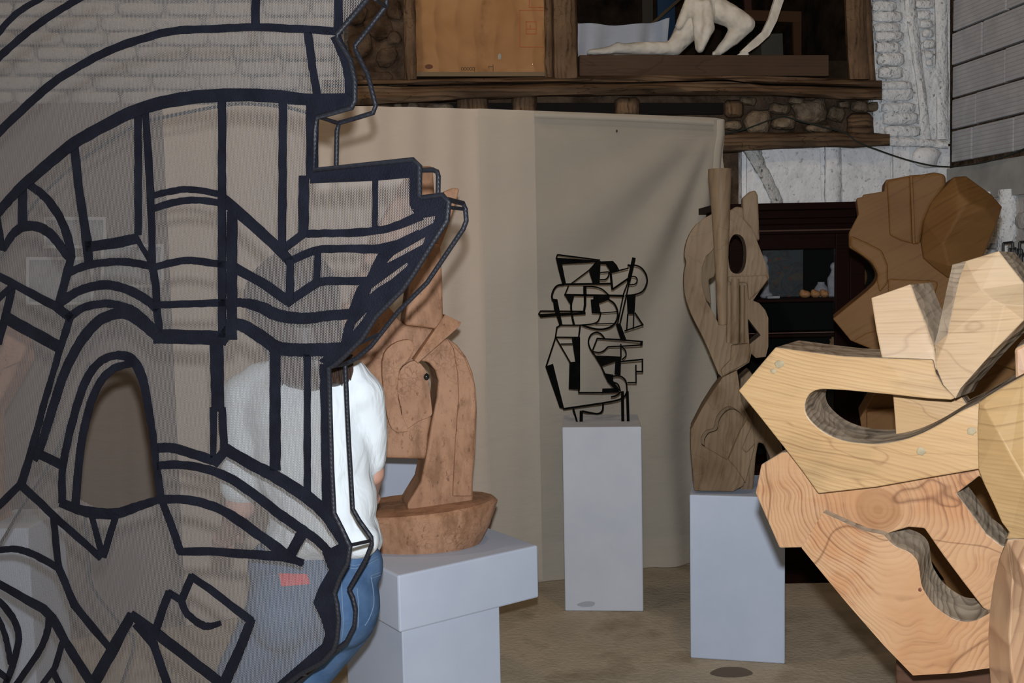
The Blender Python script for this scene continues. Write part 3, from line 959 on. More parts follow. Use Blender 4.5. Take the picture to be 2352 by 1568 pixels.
bars = [
    ([(287, 88), (636, 133)], 11, 0), ([(287, 85), (275, 122)], 9, 0), ([(395, 328), (545, 215), (605, 150)], 9, 0), ([(322, 330), (722, 325)], 14, 0),
    ([(340, 333), (290, 340), (258, 372), (241, 425), (250, 470)], 14, 1), ([(378, 340), (345, 420)], 9, 0), ([(343, 417), (835, 424)], 15, 0),
    ([(510, 345), (512, 420)], 24, 0), ([(512, 415), (512, 500), (500, 570)], [20, 18, 14], 0), ([(498, 348), (580, 350), (650, 370), (708, 420)], 10, 1),
    ([(840, 422), (920, 414), (985, 385), (1018, 320), (1015, 260), (985, 208), (945, 180), (900, 172)], 11, 1),
    ([(913, 112), (868, 310)], 26, 0), ([(872, 290), (828, 405), (778, 655)], 9, 0), ([(878, 290), (850, 425), (797, 655)], 10, 0), ([(860, 172), (908, 186)], 16, 0),
    ([(885, 265), (922, 268), (940, 295), (922, 328), (872, 335)], 9, 1), ([(735, 232), (868, 198)], 10, 0), ([(720, 215), (728, 300), (736, 375)], 16, 0), ([(736, 372), (862, 285)], 13, 0),
    ([(636, 234), (706, 228)], 9, 0), ([(708, 228), (704, 262), (680, 290), (634, 293)], 10, 1), ([(148, 549), (505, 552)], 10, 0), ([(150, 546), (130, 577)], 9, 0),
    ([(412, 428), (398, 500), (405, 580), (422, 664)], 15, 1), ([(298, 665), (470, 665)], 10, 0), ([(470, 665), (560, 656), (612, 638), (634, 595), (640, 555)], 10, 1),
    ([(702, 452), (752, 490), (779, 555), (772, 620), (738, 668), (680, 694), (615, 698), (545, 684), (488, 664)], 13, 1),
    ([(638, 566), (778, 554)], 8, 0), ([(598, 655), (745, 650)], 8, 0), ([(308, 667), (282, 682), (270, 765)], 11, 0), ([(272, 762), (193, 1004)], 11, 0),
    ([(472, 668), (460, 768)], 12, 0), ([(272, 763), (465, 765)], 10, 0), ([(275, 770), (392, 972)], 10, 0), ([(312, 819), (412, 818)], 9, 0), ([(460, 1190), (462, 1217), (660, 1217)], 10, 0),
    ([(672, 772), (640, 735), (600, 724), (560, 745), (540, 795), (552, 850), (585, 905)], 11, 1), ([(582, 895), (640, 990), (702, 1125)], 11, 0),
    ([(612, 773), (573, 872)], 10, 0), ([(608, 773), (800, 784), (986, 800)], 11, 0), ([(982, 826), (840, 835), (700, 841)], 10, 0), ([(700, 841), (665, 874), (625, 888), (575, 880)], 10, 1),
    ([(805, 818), (806, 930)], 10, 0), ([(812, 838), (842, 872), (846, 915), (812, 948)], 9, 1), ([(798, 963), (982, 945), (982, 1045), (928, 1045)], 11, 0), ([(928, 988), (930, 1135), (858, 1135)], 10, 0),
    ([(740, 1083), (795, 1080), (845, 1120), (857, 1210)], 11, 1), ([(738, 1128), (782, 1150), (802, 1205)], 10, 1), ([(725, 1252), (768, 1240), (804, 1212)], 11, 1),
    ([(333, 1350), (640, 1305)], 13, 0), ([(640, 1305), (770, 1280), (830, 1252), (857, 1208)], 12, 1), ([(415, 1348), (455, 1485)], [14, 14], 0), ([(482, 1365), (480, 1475)], 24, 0),
    ([(488, 1368), (560, 1383), (620, 1390), (655, 1362), (660, 1308)], 13, 1), ([(818, 1205), (822, 1482)], 22, 0), ([(858, 1205), (866, 1468)], 20, 0),
    ([(862, 570), (853, 700)], 10, 0), ([(911, 565), (908, 682)], 9, 0), ([(920, 562), (986, 662), (835, 712)], 10, 0),
]
for p_, w_, s_ in bars:
    ww = [x * S * 1.15 for x in w_] if isinstance(w_, list) else w_ * S * 1.15
    stroke('steel_bar', fx(p_), ww, FIG, -0.002, 0.004, MAT['steel'], fig, bool(s_))
# ------------------------------------------------------------------ the big pale carving in front on the right
FG = Plane(P(1700, 900, 2.36), (0.49, 0.87, 0))
knot = FG.at(2016, 1172, 0.05)
fbase = FG.at(2150, 1450, 0.2)
carv = thing('wood_carving', (fbase.x, fbase.y, 0), 'large pale yellow wood carving with pierced beak-like arms close in front', 'sculpture')
b0 = carv.location
kk = knot - b0
D3 = (0.20, 0.075, 0.028)
MAT['w_beak'] = wood('pale_wood_beak', (0.41, 0.2665, 0.1271), (0.3362, 0.1927, 0.0779), D3, 120.0, (0.0, -0.22, 0.0), warp=0.11, wscale=3.0, rough=0.34, spec=0.3, chip=0.3, chip_scale=17.0, cracks=0.35, crack_scale=2.4, stretch=(0.5, 0.5, 1.0), patch=(0.2706, 0.1886, 0.0902), line=0.36, streak=0.22)
MAT['w_jaw'] = wood('pale_wood_jaw', (0.3936, 0.2378, 0.1271), (0.328, 0.1599, 0.0697), (0.1312, 0.03444, 0.01476), 84.0, (0, 0, 0), (-kk.x, -kk.y, -kk.z), True, warp=0.34, wscale=3.0, rough=0.34, spec=0.3, chip=0.3, chip_scale=15.0, cracks=0.6, crack_scale=1.4, patch=(0.36, 0.165, 0.07), line=0.38, eye=(0.052, (0.22, 0.10, 0.038)), streak=0.12)
MAT['w_prong'] = wood('pale_wood_prong', (0.41, 0.2952, 0.1804), (0.369, 0.2378, 0.1271), (0.1968, 0.0861, 0.03444), 130.0, (0.0, 0.06, 0.0), warp=0.06, wscale=3.0, rough=0.38, spec=0.25, chip=0.25, chip_scale=16.0, cracks=0.25, crack_scale=2.0, stretch=(0.5, 0.5, 1.0), line=0.36, streak=0.2)
MAT['w_leaf'] = wood('olive_wood_leaf', (0.40, 0.265, 0.125), (0.34, 0.205, 0.085), (0.15, 0.07, 0.026), 110.0, (0.0, 0.2, 0.0), warp=0.06, wscale=3.0, rough=0.45, spec=0.25, chip=0.25, chip_scale=26.0, cracks=0.0, stretch=(0.5, 0.5, 1.0), line=0.4, streak=0.2)
MAT['w_horn'] = wood('pale_wood_horn', (0.3772, 0.246, 0.1476), (0.3198, 0.1763, 0.0943), (0.1148, 0.041, 0.02296), 40.0, (0.0, 1.35, 0.0), warp=0.10, wscale=3.0, rough=0.35, spec=0.28, chip=0.3, chip_scale=22.0, cracks=0.8, crack_scale=3.0, stretch=(1, 1, 0.4), line=0.5)
MAT['w_side'] = wood('rough_grey_cut_wood', (0.42, 0.335, 0.24), (0.29, 0.22, 0.155), (0.09, 0.06, 0.04), 90.0, (0, 0.2, 0), warp=0.08, wscale=6.0, rough=0.85, spec=0.05, chip=0.9, chip_scale=34.0, cracks=0.3, crack_scale=5.0, stretch=(0.5, 0.5, 1), line=0.6)
TH = 0.21
hole = cr([(1910, 894), (1884, 894), (1863, 902), (1851, 920), (1850, 943), (1863, 966), (1895, 993), (1937, 1011), (1984, 1018), (2028, 1018), (2087, 1006), (2145, 981), (2204, 946), (2248, 925)], 4)
beak = [(1696, 897), (1781, 797), (1866, 809), (1940, 818), (2025, 822), (2142, 826), (2150, 858), (2166, 886), (2194, 914), (2184, 918), (2131, 915), (2048, 906), (1954, 897)] + hole + \
       [(2262, 940), (2262, 1076), (2248, 1077), (2131, 1097), (2013, 1118), (1879, 1133), (1842, 1081), (1798, 1024), (1745, 957)]
slab('beak', beak, FG, 0.0, TH, [MAT['w_beak'], MAT['w_side']], carv, bev=0.003)
slab('inner_block', [(2049, 880), (2190, 885), (2222, 930), (2240, 960), (2190, 1000), (2058, 1000)], FG, 0.125, 0.08, [MAT['w_beak'], MAT['w_side']], carv, bev=0.002)
slab('square_prong', [(2000, 684), (2092, 652), (2104, 686), (2126, 742), (2146, 800), (2152, 850), (2030, 850), (2012, 760)], FG, 0.012, 0.15, [MAT['w_prong'], MAT['w_side']], carv, bev=0.003, ext=(0.62, 0.78, 0),
     tilt=lambda x, y: 0.0006 * max(0, 830 - y) * 0.3)
# the wide upper prong: facets meeting along curved arrises
pp = [(2187, 607, .075), (2218, 599, .03), (2294, 576, .025), (2352, 650, 0.02), (2440, 760, 0.02),           # 0-4 top
      (2233, 629, .012), (2254, 664, .0), (2278, 687, -.01), (2306, 700, -.016), (2352, 702, -.02), (2440, 716, -.02),   # 5-10 arris
      (2204, 640, .03), (2190, 700, .022), (2176, 770, .015),                                                         # 11-13 inner line of left facet
      (2174, 663, .07), (2163, 716, .062), (2153, 764, .05), (2144, 796, .035), (2147, 838, .02), (2166, 884, .006), (2194, 915, 0.0),    # 14-20 left edge
      (2206, 892, 0.0), (2278, 811, 0.0), (2352, 735, 0.0), (2440, 640 + 20, 0.0)]
pf = [(1, 2, 3, 9, 8, 7, 6, 5), (0, 1, 11, 14), (14, 11, 12, 15), (15, 12, 13, 16), (16, 13, 17), (1, 5, 11), (11, 5, 6, 12),
      (12, 6, 7, 22, 13), (7, 8, 23, 22), (8, 9, 23), (13, 22, 21, 19, 18, 17), (19, 21, 20)]
facets('flared_prong', pp, pf, FG, -0.004, 0.16, [MAT['w_prong'], MAT['w_side']], carv, 0.002, ext=(0.60, 0.80, -0.02), rough_faces=(1, 2, 3, 4))
# lower jaw: back board with two openings, and a proud lower slab
h1 = [(2029, 1228), (2060, 1218), (2087, 1210), (2123, 1213), (2167, 1276), (2212, 1336), (2258, 1396), (2285, 1410), (2240, 1440), (2180, 1440), (2120, 1400), (2085, 1330), (2070, 1285), (2045, 1262)]
h2 = [(2197, 1133), (2250, 1092), (2300, 1180), (2322, 1228), (2305, 1256), (2266, 1226)]
slab('jaw_board', [(1795, 1039), (1748, 1067), (1735, 1132), (1790, 1258), (1842, 1257), (1900, 1290), (1990, 1400), (2100, 1500), (2272, 1500), (2345, 1470), (2345, 1060), (2100, 1050), (1900, 1030)],
     FG, 0.055, 0.15, [MAT['w_jaw'], MAT['w_side']], carv, [h1, h2], bev=0.003)
lip = cr([(2029, 1228), (2055, 1253), (2085, 1266), (2104, 1283), (2111, 1303), (2116, 1340), (2126, 1362), (2146, 1390), (2182, 1417), (2212, 1427), (2242, 1424), (2276, 1406)], 4)
slab('jaw_slab', [(1841, 1258), (1866, 1216), (1890, 1177), (1940, 1200), (1985, 1219)] + lip + [(2290, 1400), (2290, 1531), (2272, 1534), (2197, 1545), (2097, 1551), (2030, 1482), (1947, 1387), (1893, 1322)],
     FG, 0.022, 0.17, [MAT['w_jaw'], MAT['w_side']], carv, bev=0.003)
# leaf and horn on the right
lp_ = [(2248, 924, .0), (2266, 911, .0), (2307, 887, .01), (2352, 862, .02), (2460, 800, .03),                      # 0-4
       (2260, 931, -.012), (2293, 993, -.04), (2322, 1046, -.055), (2352, 1097, -.06), (2460, 1230, -.06),                 # 5-9 ridge
       (2245, 985, .0), (2247, 1077, .0), (2260, 1111, .0), (2284, 1161, .0), (2301, 1200, .0), (2318, 1222, -.005), (2311, 1238, .0), (2352, 1237, -.03), (2460, 1238, -.03)]  # 10-18
lf_ = [(0, 1, 5), (1, 2, 6, 5), (2, 3, 7, 6), (3, 8, 7), (3, 4, 9, 8), (0, 5, 10), (10, 5, 6, 11), (11, 6, 7, 12), (12, 7, 13), (13, 7, 8, 14), (14, 8, 15), (15, 8, 9, 18, 17), (15, 17, 16)]
facets('leaf', lp_, lf_, FG, -0.02, 0.16, [MAT['w_leaf'], MAT['w_side']], carv, 0.003)
hp = [(2314, 1241, -.02), (2352, 1236, .0), (2460, 1240, .05),
      (2293, 1291, .03), (2320, 1291, -.05), (2344, 1300, .02),
      (2281, 1345, .03), (2326, 1330, -.055), (2380, 1380, .0),
      (2274, 1400, .03), (2322, 1400, -.06), (2420, 1440, .0),
      (2270, 1458, .03), (2318, 1458, -.06), (2440, 1480, .0),
      (2272, 1530, .03), (2322, 1530, -.06), (2450, 1540, .0),
      (2280, 1640, .03), (2340, 1640, -.05), (2460, 1640, .0)]
hf = [(0, 4, 3), (0, 1, 5, 4), (1, 2, 8, 5), (2, 11, 8), (3, 4, 7, 6), (4, 5, 8, 7), (6, 7, 10, 9), (7, 8, 11, 10), (9, 10, 13, 12), (10, 11, 14, 13), (12, 13, 16, 15), (13, 14, 17, 16), (15, 16, 19, 18), (16, 17, 20, 19)]
facets('horn', hp, hf, FG, -0.02, 0.14, [MAT['w_horn'], MAT['w_side']], carv, 0.004)
# right side of the body, outside the frame
slab('body', [(2330, 800), (2520, 700), (2620, 1000), (2560, 1620), (2300, 1660), (2300, 1450), (2345, 1300)], FG, 0.06, 0.2, [MAT['w_jaw'], MAT['w_side']], carv, bev=0.006)
dowel = mottled('grey_dowel_end', (0.20, 0.165, 0.10), (0.30, 0.24, 0.14), 60, 0.6, 0.2, 0.002, 120)
for x, y, w_ in ((1790, 836, 22), (1776, 852, 14), (2116, 1036, 22), (2231, 990, 22)):
    stone('dowel_end', x, y, w_, w_ * 0.85, 0.0004, 0.0012, dowel, carv, FG, 12, 0.12, 2)
stone('knot', 2113, 1354, 8, 10, 0.0235, 0.003, plain('dark_resin_knot', (0.10, 0.03, 0.02), 0.5), carv, FG, 10, 0.1, 2)
# dark stand under it
MAT['stand'] = wood('dark_stand_wood', (0.075, 0.035, 0.02), (0.05, 0.022, 0.013), (0.02, 0.008, 0.005), 40, rough=0.6, spec=0.2, chip=0.1, cracks=0.3, line=0.5)
sp = FG.at(2190, 1500, 0.36)
zst = FG.at(2150, 1440, 0.3).z
stn = thing('carving_stand', (sp.x + 0.06, sp.y + 0.02, 0), 'dark brown wooden stand under the large pale carving', 'stand')
box('post', (sp.x + 0.06, sp.y + 0.02, zst / 2 - 0.0), (0.34, 0.2, zst), MAT['stand'], stn, -0.5, 0.006)
box('foot', (sp.x + 0.06, sp.y + 0.02, 0.03), (0.5, 0.4, 0.06), MAT['stand'], stn, -0.5, 0.006)
# ------------------------------------------------------------------ the black drawing on mesh, on the left
nM = Vector((0.44, 0.90, 0)).normalized()
MP = Plane(P(1030, 470, 2.22), nM)
mfoot = MP.at(500, 1568, 0.04)
prof = thing('mesh_profile_sculpture', (mfoot.x, mfoot.y, 0), 'large flat profile of grey mesh painted with thick black lines, edged with rod', 'sculpture')
m, nt, b = new_mat('black_paint_on_mesh')
v = coords(nt)
n1 = noise(nt, v, 14.0, 4, 0.6)
c = ramp(nt, n1, [(0.3, (0.005, 0.0055, 0.010)), (0.75, (0.010, 0.0115, 0.019))])
nt.links.new(c, b.inputs['Base Color'])
b.inputs['Roughness'].default_value = 0.5
b.inputs['Specular IOR Level'].default_value = 0.12
w = nd(nt, 'ShaderNodeTexVoronoi', Scale=230.0)
nt.links.new(v, w.inputs['Vector'])
bump(nt, b, w.outputs['Distance'], 0.45, 0.002)
MAT['paint'] = m
m, nt, b = new_mat('black_ribbed_rod')
v = coords(nt)
b.inputs['Base Color'].default_value = (0.012, 0.013, 0.018, 1)
b.inputs['Roughness'].default_value = 0.5
b.inputs['Specular IOR Level'].default_value = 0.25
w = nd(nt, 'ShaderNodeTexWave', Scale=60.0, Distortion=2.0)
w.bands_direction = 'DIAGONAL'
nt.links.new(v, w.inputs['Vector'])
bump(nt, b, w.outputs['Fac'], 0.25, 0.002)
MAT['rod'] = m
MAT['net'] = plain('grey_plastic_net', (0.20, 0.188, 0.182), 0.7, 0.1)

contour = [(842, 0), (775, 78), (775, 90), (805, 139), (815, 186), (815, 232), (808, 247), (729, 269), (725, 299), (722, 391), (950, 367), (964, 381), (963, 451), (971, 454), (1017, 448), (1031, 464),
           (1027, 506), (981, 579), (948, 632), (925, 665), (865, 725), (832, 778), (792, 818), (769, 838), (755, 844), (758, 946), (762, 1078), (767, 1178), (785, 1214), (804, 1255), (799, 1291),
           (781, 1324), (768, 1360), (774, 1387), (778, 1422), (774, 1467), (767, 1491), (743, 1518), (689, 1548), (659, 1570)]
outline = [(900, -70)] + contour + [(560, 1640), (420, 1720), (0, 1760), (-160, 1700), (-160, -140), (900, -140)]
cut = cr([(183, 1146), (192, 1032), (212, 935), (236, 880), (262, 855), (285, 846), (308, 846), (326, 879), (342, 966), (355, 1065), (363, 1140)], 3) + [(330, 1148), (300, 1160), (265, 1167), (225, 1167)]
# net: upright zigzag strands touching their neighbours, as real ribbons
ax = Vector((nM.y, -nM.x, 0))                     # along the panel, to the right
def uv(pt):
    r_ = Vector(pt) - MP.p0
    return (r_.dot(ax), r_.z)
def poly_uv(pl): return np.array([uv(MP.at(x, y)) for x, y in pl])
po, pc = poly_uv(outline), poly_uv(cut)
def inside(poly, x, y):
    r_ = np.zeros(x.shape, bool)
    j = len(poly) - 1
    for i in range(len(poly)):
        xi, yi = poly[i]; xj, yj = poly[j]
        cnd = ((yi > y) != (yj > y)) & (x < (xj - xi) * (y - yi) / (yj - yi + 1e-12) + xi)
        r_ ^= cnd
        j = i
    return r_
pitch, hh, amp, hw = 0.0043, 0.0030, 0.00105, 0.00105
u0, u1, z0, z1 = po[:, 0].min(), po[:, 0].max(), po[:, 1].min(), po[:, 1].max()
ncol, nrow = int((u1 - u0) / pitch), int((z1 - z0) / hh)
ci, rj = np.meshgrid(np.arange(ncol), np.arange(nrow + 1), indexing='ij')
uu = u0 + ci * pitch + np.where(rj % 2 == 0, amp, -amp)
zz = z0 + rj * hh + 0.0
ok = inside(po, uu, zz) & ~inside(pc, uu, zz)
seg_ok = ok[:, :-1] & ok[:, 1:]
pw = MP.p0
def to3(u_, z_, d=0.0):
    return np.stack([pw.x + ax.x * u_ + nM.x * d - prof.location.x, pw.y + ax.y * u_ + nM.y * d - prof.location.y, pw.z + z_ - prof.location.z], -1)
vl = to3(uu - hw, zz).reshape(-1, 3)
vr = to3(uu + hw, zz).reshape(-1, 3)
allv = np.concatenate([vl, vr])
base_i = (np.arange(ncol)[:, None] * (nrow + 1) + np.arange(nrow)[None, :])[seg_ok]
nvl = len(vl)
fc = np.stack([base_i, base_i + nvl, base_i + 1 + nvl, base_i + 1], -1)
used = np.unique(fc)
remap = np.full(len(allv), -1)
remap[used] = np.arange(len(used))
fc = remap[fc]
me = bpy.data.meshes.new('net')
me.vertices.add(len(used))
me.vertices.foreach_set('co', allv[used].astype(np.float32).ravel())
me.loops.add(fc.size)
me.loops.foreach_set('vertex_index', fc.ravel().astype(np.int32))
me.polygons.add(len(fc))
me.polygons.foreach_set('loop_start', np.arange(0, fc.size, 4, dtype=np.int32))
me.materials.append(MAT['net'])
me.update(calc_edges=True)
me.validate()
net = bpy.data.objects.new('net', me)
col.objects.link(net)
net.parent = prof
net['kind'] = 'stuff'
net['label'] = 'fine grey zigzag mesh'

lines = [
    ([(-60, 150), (0, 70), (40, 28), (95, -5), (150, -40)], 13, 1), ([(-50, 178), (0, 128), (66, 71), (123, 31), (180, -3), (230, -30)], 16, 1),
    ([(-60, 360), (0, 300), (66, 237), (133, 181), (232, 124), (315, 92), (398, 71), (497, 66), (585, 62), (680, 66), (772, 72)], 18, 1), ([(586, -60), (586, 60)], 18, 0),
    ([(-60, 560), (0, 482), (40, 437), (90, 393), (160, 335), (232, 292), (315, 252), (398, 230), (497, 219), (610, 219), (715, 229), (790, 232)], [20, 20, 22, 24, 26, 27, 29, 30, 31, 30, 28, 26], 1),
    ([(169, 335), (179, 427), (198, 550), (203, 604)], [18, 18, 20, 18], 0), ([(316, 262), (316, 540)], [16, 15], 0), ([(333, 258), (345, 444), (348, 549), (348, 606), (357, 659), (364, 765)], [15, 16, 15, 17, 16, 16], 0),
    ([(509, 230), (509, 775)], [17, 18], 0), ([(532, 485), (531, 780)], 23, 0),
    ([(346, 450), (398, 438), (438, 435), (509, 446)], 15, 1), ([(346, 480), (398, 465), (448, 459), (509, 466)], 16, 1), ([(505, 452), (580, 516), (640, 572), (670, 606)], [26, 24, 24, 22], 0),
    ([(649, 236), (648, 470), (646, 572)], 18, 0), ([(716, 232), (716, 410)], [26, 27], 0), ([(777, -40), (776, 78)], 19, 0), ([(770, 82), (794, 140), (803, 190), (803, 236)], 23, 1), ([(706, 74), (716, 150), (728, 222)], 17, 0),
    ([(697, 403), (696, 540)], 23, 0), ([(861, 400), (860, 528)], 12, 0), ([(690, 537), (732, 536), (832, 533), (898, 522), (968, 494)], [18, 18, 19, 18, 22], 1), ([(700, 534), (656, 566), (640, 580)], 19, 0),
    ([(655, 604), (719, 576), (739, 572), (798, 571), (870, 572), (915, 560), (964, 535)], [18, 18, 18, 18, 22, 20, 16], 0), ([(729, 572), (727, 645)], 15, 0), ([(666, 596), (664, 690)], 17, 0),
    ([(655, 696), (729, 648), (750, 645), (852, 645)], [22, 20, 18, 19], 0), ([(880, 575), (846, 650), (828, 664), (806, 725)], [16, 18, 18, 20], 0), ([(525, 606), (544, 618), (600, 648), (662, 692)], 22, 0),
    ([(352, 614), (415, 599), (464, 601), (540, 612)], 17, 1), ([(152, 628), (199, 609), (265, 601), (315, 605), (358, 614)], 18, 1), ([(196, 567), (260, 559), (318, 547)], 24, 0), ([(314, 550), (346, 602)], 11, 0),
    ([(136, 696), (182, 667), (239, 654), (292, 665), (332, 686), (362, 712)], [20, 20, 21, 21, 20, 18], 1), ([(352, 700), (448, 697), (531, 695), (564, 696), (600, 706), (639, 724), (699, 731), (752, 725), (812, 720)], [17, 17, 18, 22, 26, 28, 26, 24, 26], 1),
    ([(152, 732), (192, 706), (239, 697), (282, 703), (315, 720), (362, 764)], 18, 1), ([(76, 1056), (90, 1030), (126, 918), (149, 850), (186, 782), (226, 737), (275, 719), (315, 732), (364, 774)], [18, 18, 20, 20, 22, 24, 26, 28, 26], 1),
    ([(162, 722), (133, 815), (103, 916), (70, 1039), (46, 1118)], [17, 14, 14, 15, 20], 0), ([(352, 772), (515, 776)], 33, 0), ([(505, 786), (522, 762), (540, 745), (565, 752), (600, 774), (633, 797), (670, 803), (732, 803), (792, 801)], [26, 26, 26, 28, 30, 30, 30, 30, 32], 1),
    ([(496, 785), (500, 945)], [30, 28], 0), ([(489, 935), (489, 1052)], [15, 12], 0), ([(509, 935), (514, 1030)], [15, 17], 0), ([(631, 800), (631, 1080)], 24, 0), ([(705, 812), (705, 1140)], 15, 0), ([(744, 836), (747, 946), (750, 1170)], 21, 0),
    ([(354, 1029), (398, 1029), (448, 1044), (498, 1060)], [22, 22, 22, 20], 1), ([(486, 1052), (496, 1060), (520, 1030)], 20, 0), ([(508, 1026), (583, 1069), (636, 1097), (702, 1140), (749, 1180), (772, 1215), (798, 1256)], [26, 26, 28, 28, 30, 28, 24], 1),
    ([(360, 1070), (398, 1067), (464, 1075), (531, 1100), (599, 1148), (649, 1186), (702, 1222), (732, 1245), (765, 1278)], [18, 19, 19, 20, 21, 22, 20, 18, 18], 1),
    ([(364, 1146), (431, 1148), (497, 1166), (549, 1196), (599, 1232), (649, 1268), (695, 1297)], [20, 20, 20, 22, 22, 22, 10], 1), ([(370, 1145), (415, 1270)], [14, 17], 0), ([(409, 1267), (480, 1266), (549, 1271), (649, 1278), (696, 1292)], [17, 18, 20, 22, 14], 0),
    ([(698, 1215), (668, 1270)], 25, 0),
    ([(142, 1155), (143, 1072), (166, 966), (192, 883), (226, 833), (265, 816), (299, 824), (325, 866), (345, 966), (358, 1065), (369, 1150)], [16, 16, 17, 18, 18, 19, 22, 20, 16, 15, 16], 1),
    ([(172, 1158), (184, 1032), (204, 936), (230, 876), (262, 846), (300, 835)], [18, 17, 17, 17, 18, 16], 1), ([(137, 1154), (199, 1175), (265, 1179), (315, 1163), (372, 1145)], [18, 24, 25, 22, 16], 1), ([(80, 1038), (146, 1070)], 21, 0),
    ([(46, 1112), (123, 1185), (232, 1282)], [18, 16, 14], 0), ([(209, 1182), (234, 1278)], 13, 0), ([(266, 1182), (236, 1280)], 14, 0), ([(50, 1108), (0, 1158), (-50, 1200)], 17, 0), ([(121, 1180), (127, 1240), (134, 1305)], 14, 0),
    ([(-40, 1266), (0, 1263), (36, 1261), (75, 1273), (133, 1304)], 15, 1), ([(131, 1298), (155, 1354), (170, 1390), (254, 1493)], [15, 16, 18, 13], 0), ([(-40, 1322), (0, 1343), (98, 1398), (119, 1419), (149, 1473), (209, 1570), (250, 1640)], [15, 16, 20, 20, 18, 20, 20], 0),
    ([(-20, 1372), (0, 1384), (30, 1422), (42, 1467), (27, 1530), (5, 1590)], 14, 1), ([(-20, 1400), (0, 1431), (15, 1476), (24, 1525)], 12, 1), ([(111, 1415), (109, 1443), (90, 1494), (39, 1568), (10, 1610)], 14, 1), ([(142, 1475), (125, 1533), (96, 1572)], 13, 0), ([(119, 1538), (138, 1575)], 13, 0),
    ([(-10, 1540), (22, 1562)], 14, 0), ([(205, 1585), (260, 1488), (302, 1410)], [27, 26, 22], 0), ([(299, 1410), (352, 1450), (510, 1572)], [20, 24, 22], 0), ([(310, 1432), (352, 1479), (386, 1580)], [18, 18, 17], 0),
    ([(352, 1458), (388, 1358)], 17, 0), ([(384, 1359), (416, 1380)], 15, 0), ([(413, 1384), (441, 1320)], 17, 0), ([(436, 1323), (480, 1352), (577, 1427)], [15, 16, 17], 0), ([(577, 1421), (550, 1490), (510, 1580)], [18, 22, 26], 0),
    ([(415, 1376), (427, 1407), (457, 1432), (478, 1438), (506, 1431)], [15, 15, 16, 16, 11], 1),
    ([(50, 428), (51, 525)], 20, 0), ([(62, 421), (106, 456), (143, 513), (161, 576), (156, 616), (134, 696)], 18, 1), ([(5, 575), (30, 536), (56, 520), (93, 523), (126, 549), (156, 592)], [12, 18, 22, 22, 20, 16], 1), ([(-6, 500), (6, 575)], 11, 0),
    ([(-30, 620), (0, 636), (126, 703), (164, 731)], [16, 17, 20, 20], 0), ([(28, 655), (10, 732), (-6, 790)], 16, 0), ([(-10, 690), (28, 655)], 14, 0), ([(6, 726), (133, 796)], 27, 0),
]
for i, (p_, w_, s_) in enumerate(lines):
    stroke('painted_line', p_, w_, MP, -0.004 - 0.0004 * (i % 5), 0.003, MAT['paint'], prof, bool(s_), 0.8, 6)
z4 = lambda pts: [(500 + x / 3.015, 400 + y / 3.015) for x, y in pts]
mass = z4([(1400, 170), (1560, 150), (1600, 200), (1590, 320), (1450, 540), (1350, 700), (1280, 800), (1100, 980), (1000, 1140), (880, 1260), (780, 1340), (700, 1290), (850, 1175), (880, 1040), (935, 940), (1000, 780), (1050, 710),
           (1120, 570), (1180, 525), (1250, 490), (1390, 392), (1490, 338), (1512, 288), (1400, 305), (1340, 245), (1400, 245)])
s2 = z4([(1165, 612), (1215, 560), (1440, 430), (1420, 485), (1300, 550), (1180, 612)])
s3 = z4([(1038, 845), (1062, 790), (1130, 740), (1310, 608), (1318, 630), (1200, 730), (1100, 790)])
s4 = z4([(932, 1092), (945, 1040), (1042, 938), (1000, 1010)])
slab('painted_field', mass, MP, -0.0062, 0.003, MAT['paint'], prof, [s2, s3, s4], bev=0)
slab('painted_field', [(712, 388), (722, 391), (950, 367), (964, 381), (963, 451), (966, 482), (945, 480), (941, 470), (940, 408), (862, 415), (712, 421)], MP, -0.0064, 0.003, MAT['paint'], prof, bev=0)
slab('painted_field', [(715, 215), (795, 214), (816, 228), (810, 247), (729, 269), (705, 260), (702, 240)], MP, -0.0066, 0.003, MAT['paint'], prof, bev=0)
slab('painted_field', [(740, 1268), (796, 1240), (806, 1258), (799, 1291), (781, 1324), (768, 1360), (774, 1387), (778, 1422), (774, 1467), (767, 1491), (743, 1518), (659, 1570), (590, 1620), (560, 1620), (620, 1582), (740, 1478), (747, 1455), (737, 1419), (719, 1384), (731, 1351), (755, 1309)],
     MP, -0.0064, 0.003, MAT['paint'], prof, bev=0)
# edge rod in front, second rod profile behind, and the little ties between them
rodp = [MP.at(x, y, -0.004) for x, y in [(900, -70), (860, -20)] + contour + [(560, 1640), (420, 1720), (200, 1745), (0, 1760)]]
tube('edge_rod', rodp, 0.0062, MAT['rod'], prof, 8)
BD = 0.085
def back_rod(pts, r_=0.0058, smooth=True):
    q = [MP.at(x, y, BD) for x, y in (cr(pts, 4) if smooth else pts)]
    return tube('back_rod', q, r_, MAT['rod'], prof, 8)
back_rod([(930, -60), (890, -20), (887, 13), (851, 60), (816, 104), (817, 116), (845, 172), (863, 243), (857, 259), (818, 271), (779, 282), (774, 300), (772, 392)], smooth=False)
back_rod([(958, 391), (994, 390), (1004, 394), (1007, 404), (1006, 452)], smooth=False)
back_rod([(1028, 458), (1064, 467), (1069, 480), (1071, 507), (1064, 526), (1047, 551), (981, 649), (915, 715), (881, 758), (852, 795), (820, 822), (797, 834), (756, 841)], smooth=False)
back_rod([(793, 836), (797, 930), (801, 1012), (810, 1168), (825, 1195), (853, 1234), (854, 1250), (840, 1285), (802, 1352), (811, 1372), (817, 1399), (814, 1437), (796, 1473), (764, 1498), (704, 1548), (660, 1590), (560, 1660), (400, 1730)], smooth=False)
back_rod([(772, 282), (715, 262), (650, 245), (560, 238), (509, 243), (430, 258), (347, 276), (305, 292), (190, 365), (105, 440), (62, 492), (20, 560), (-60, 700)], 0.0045)
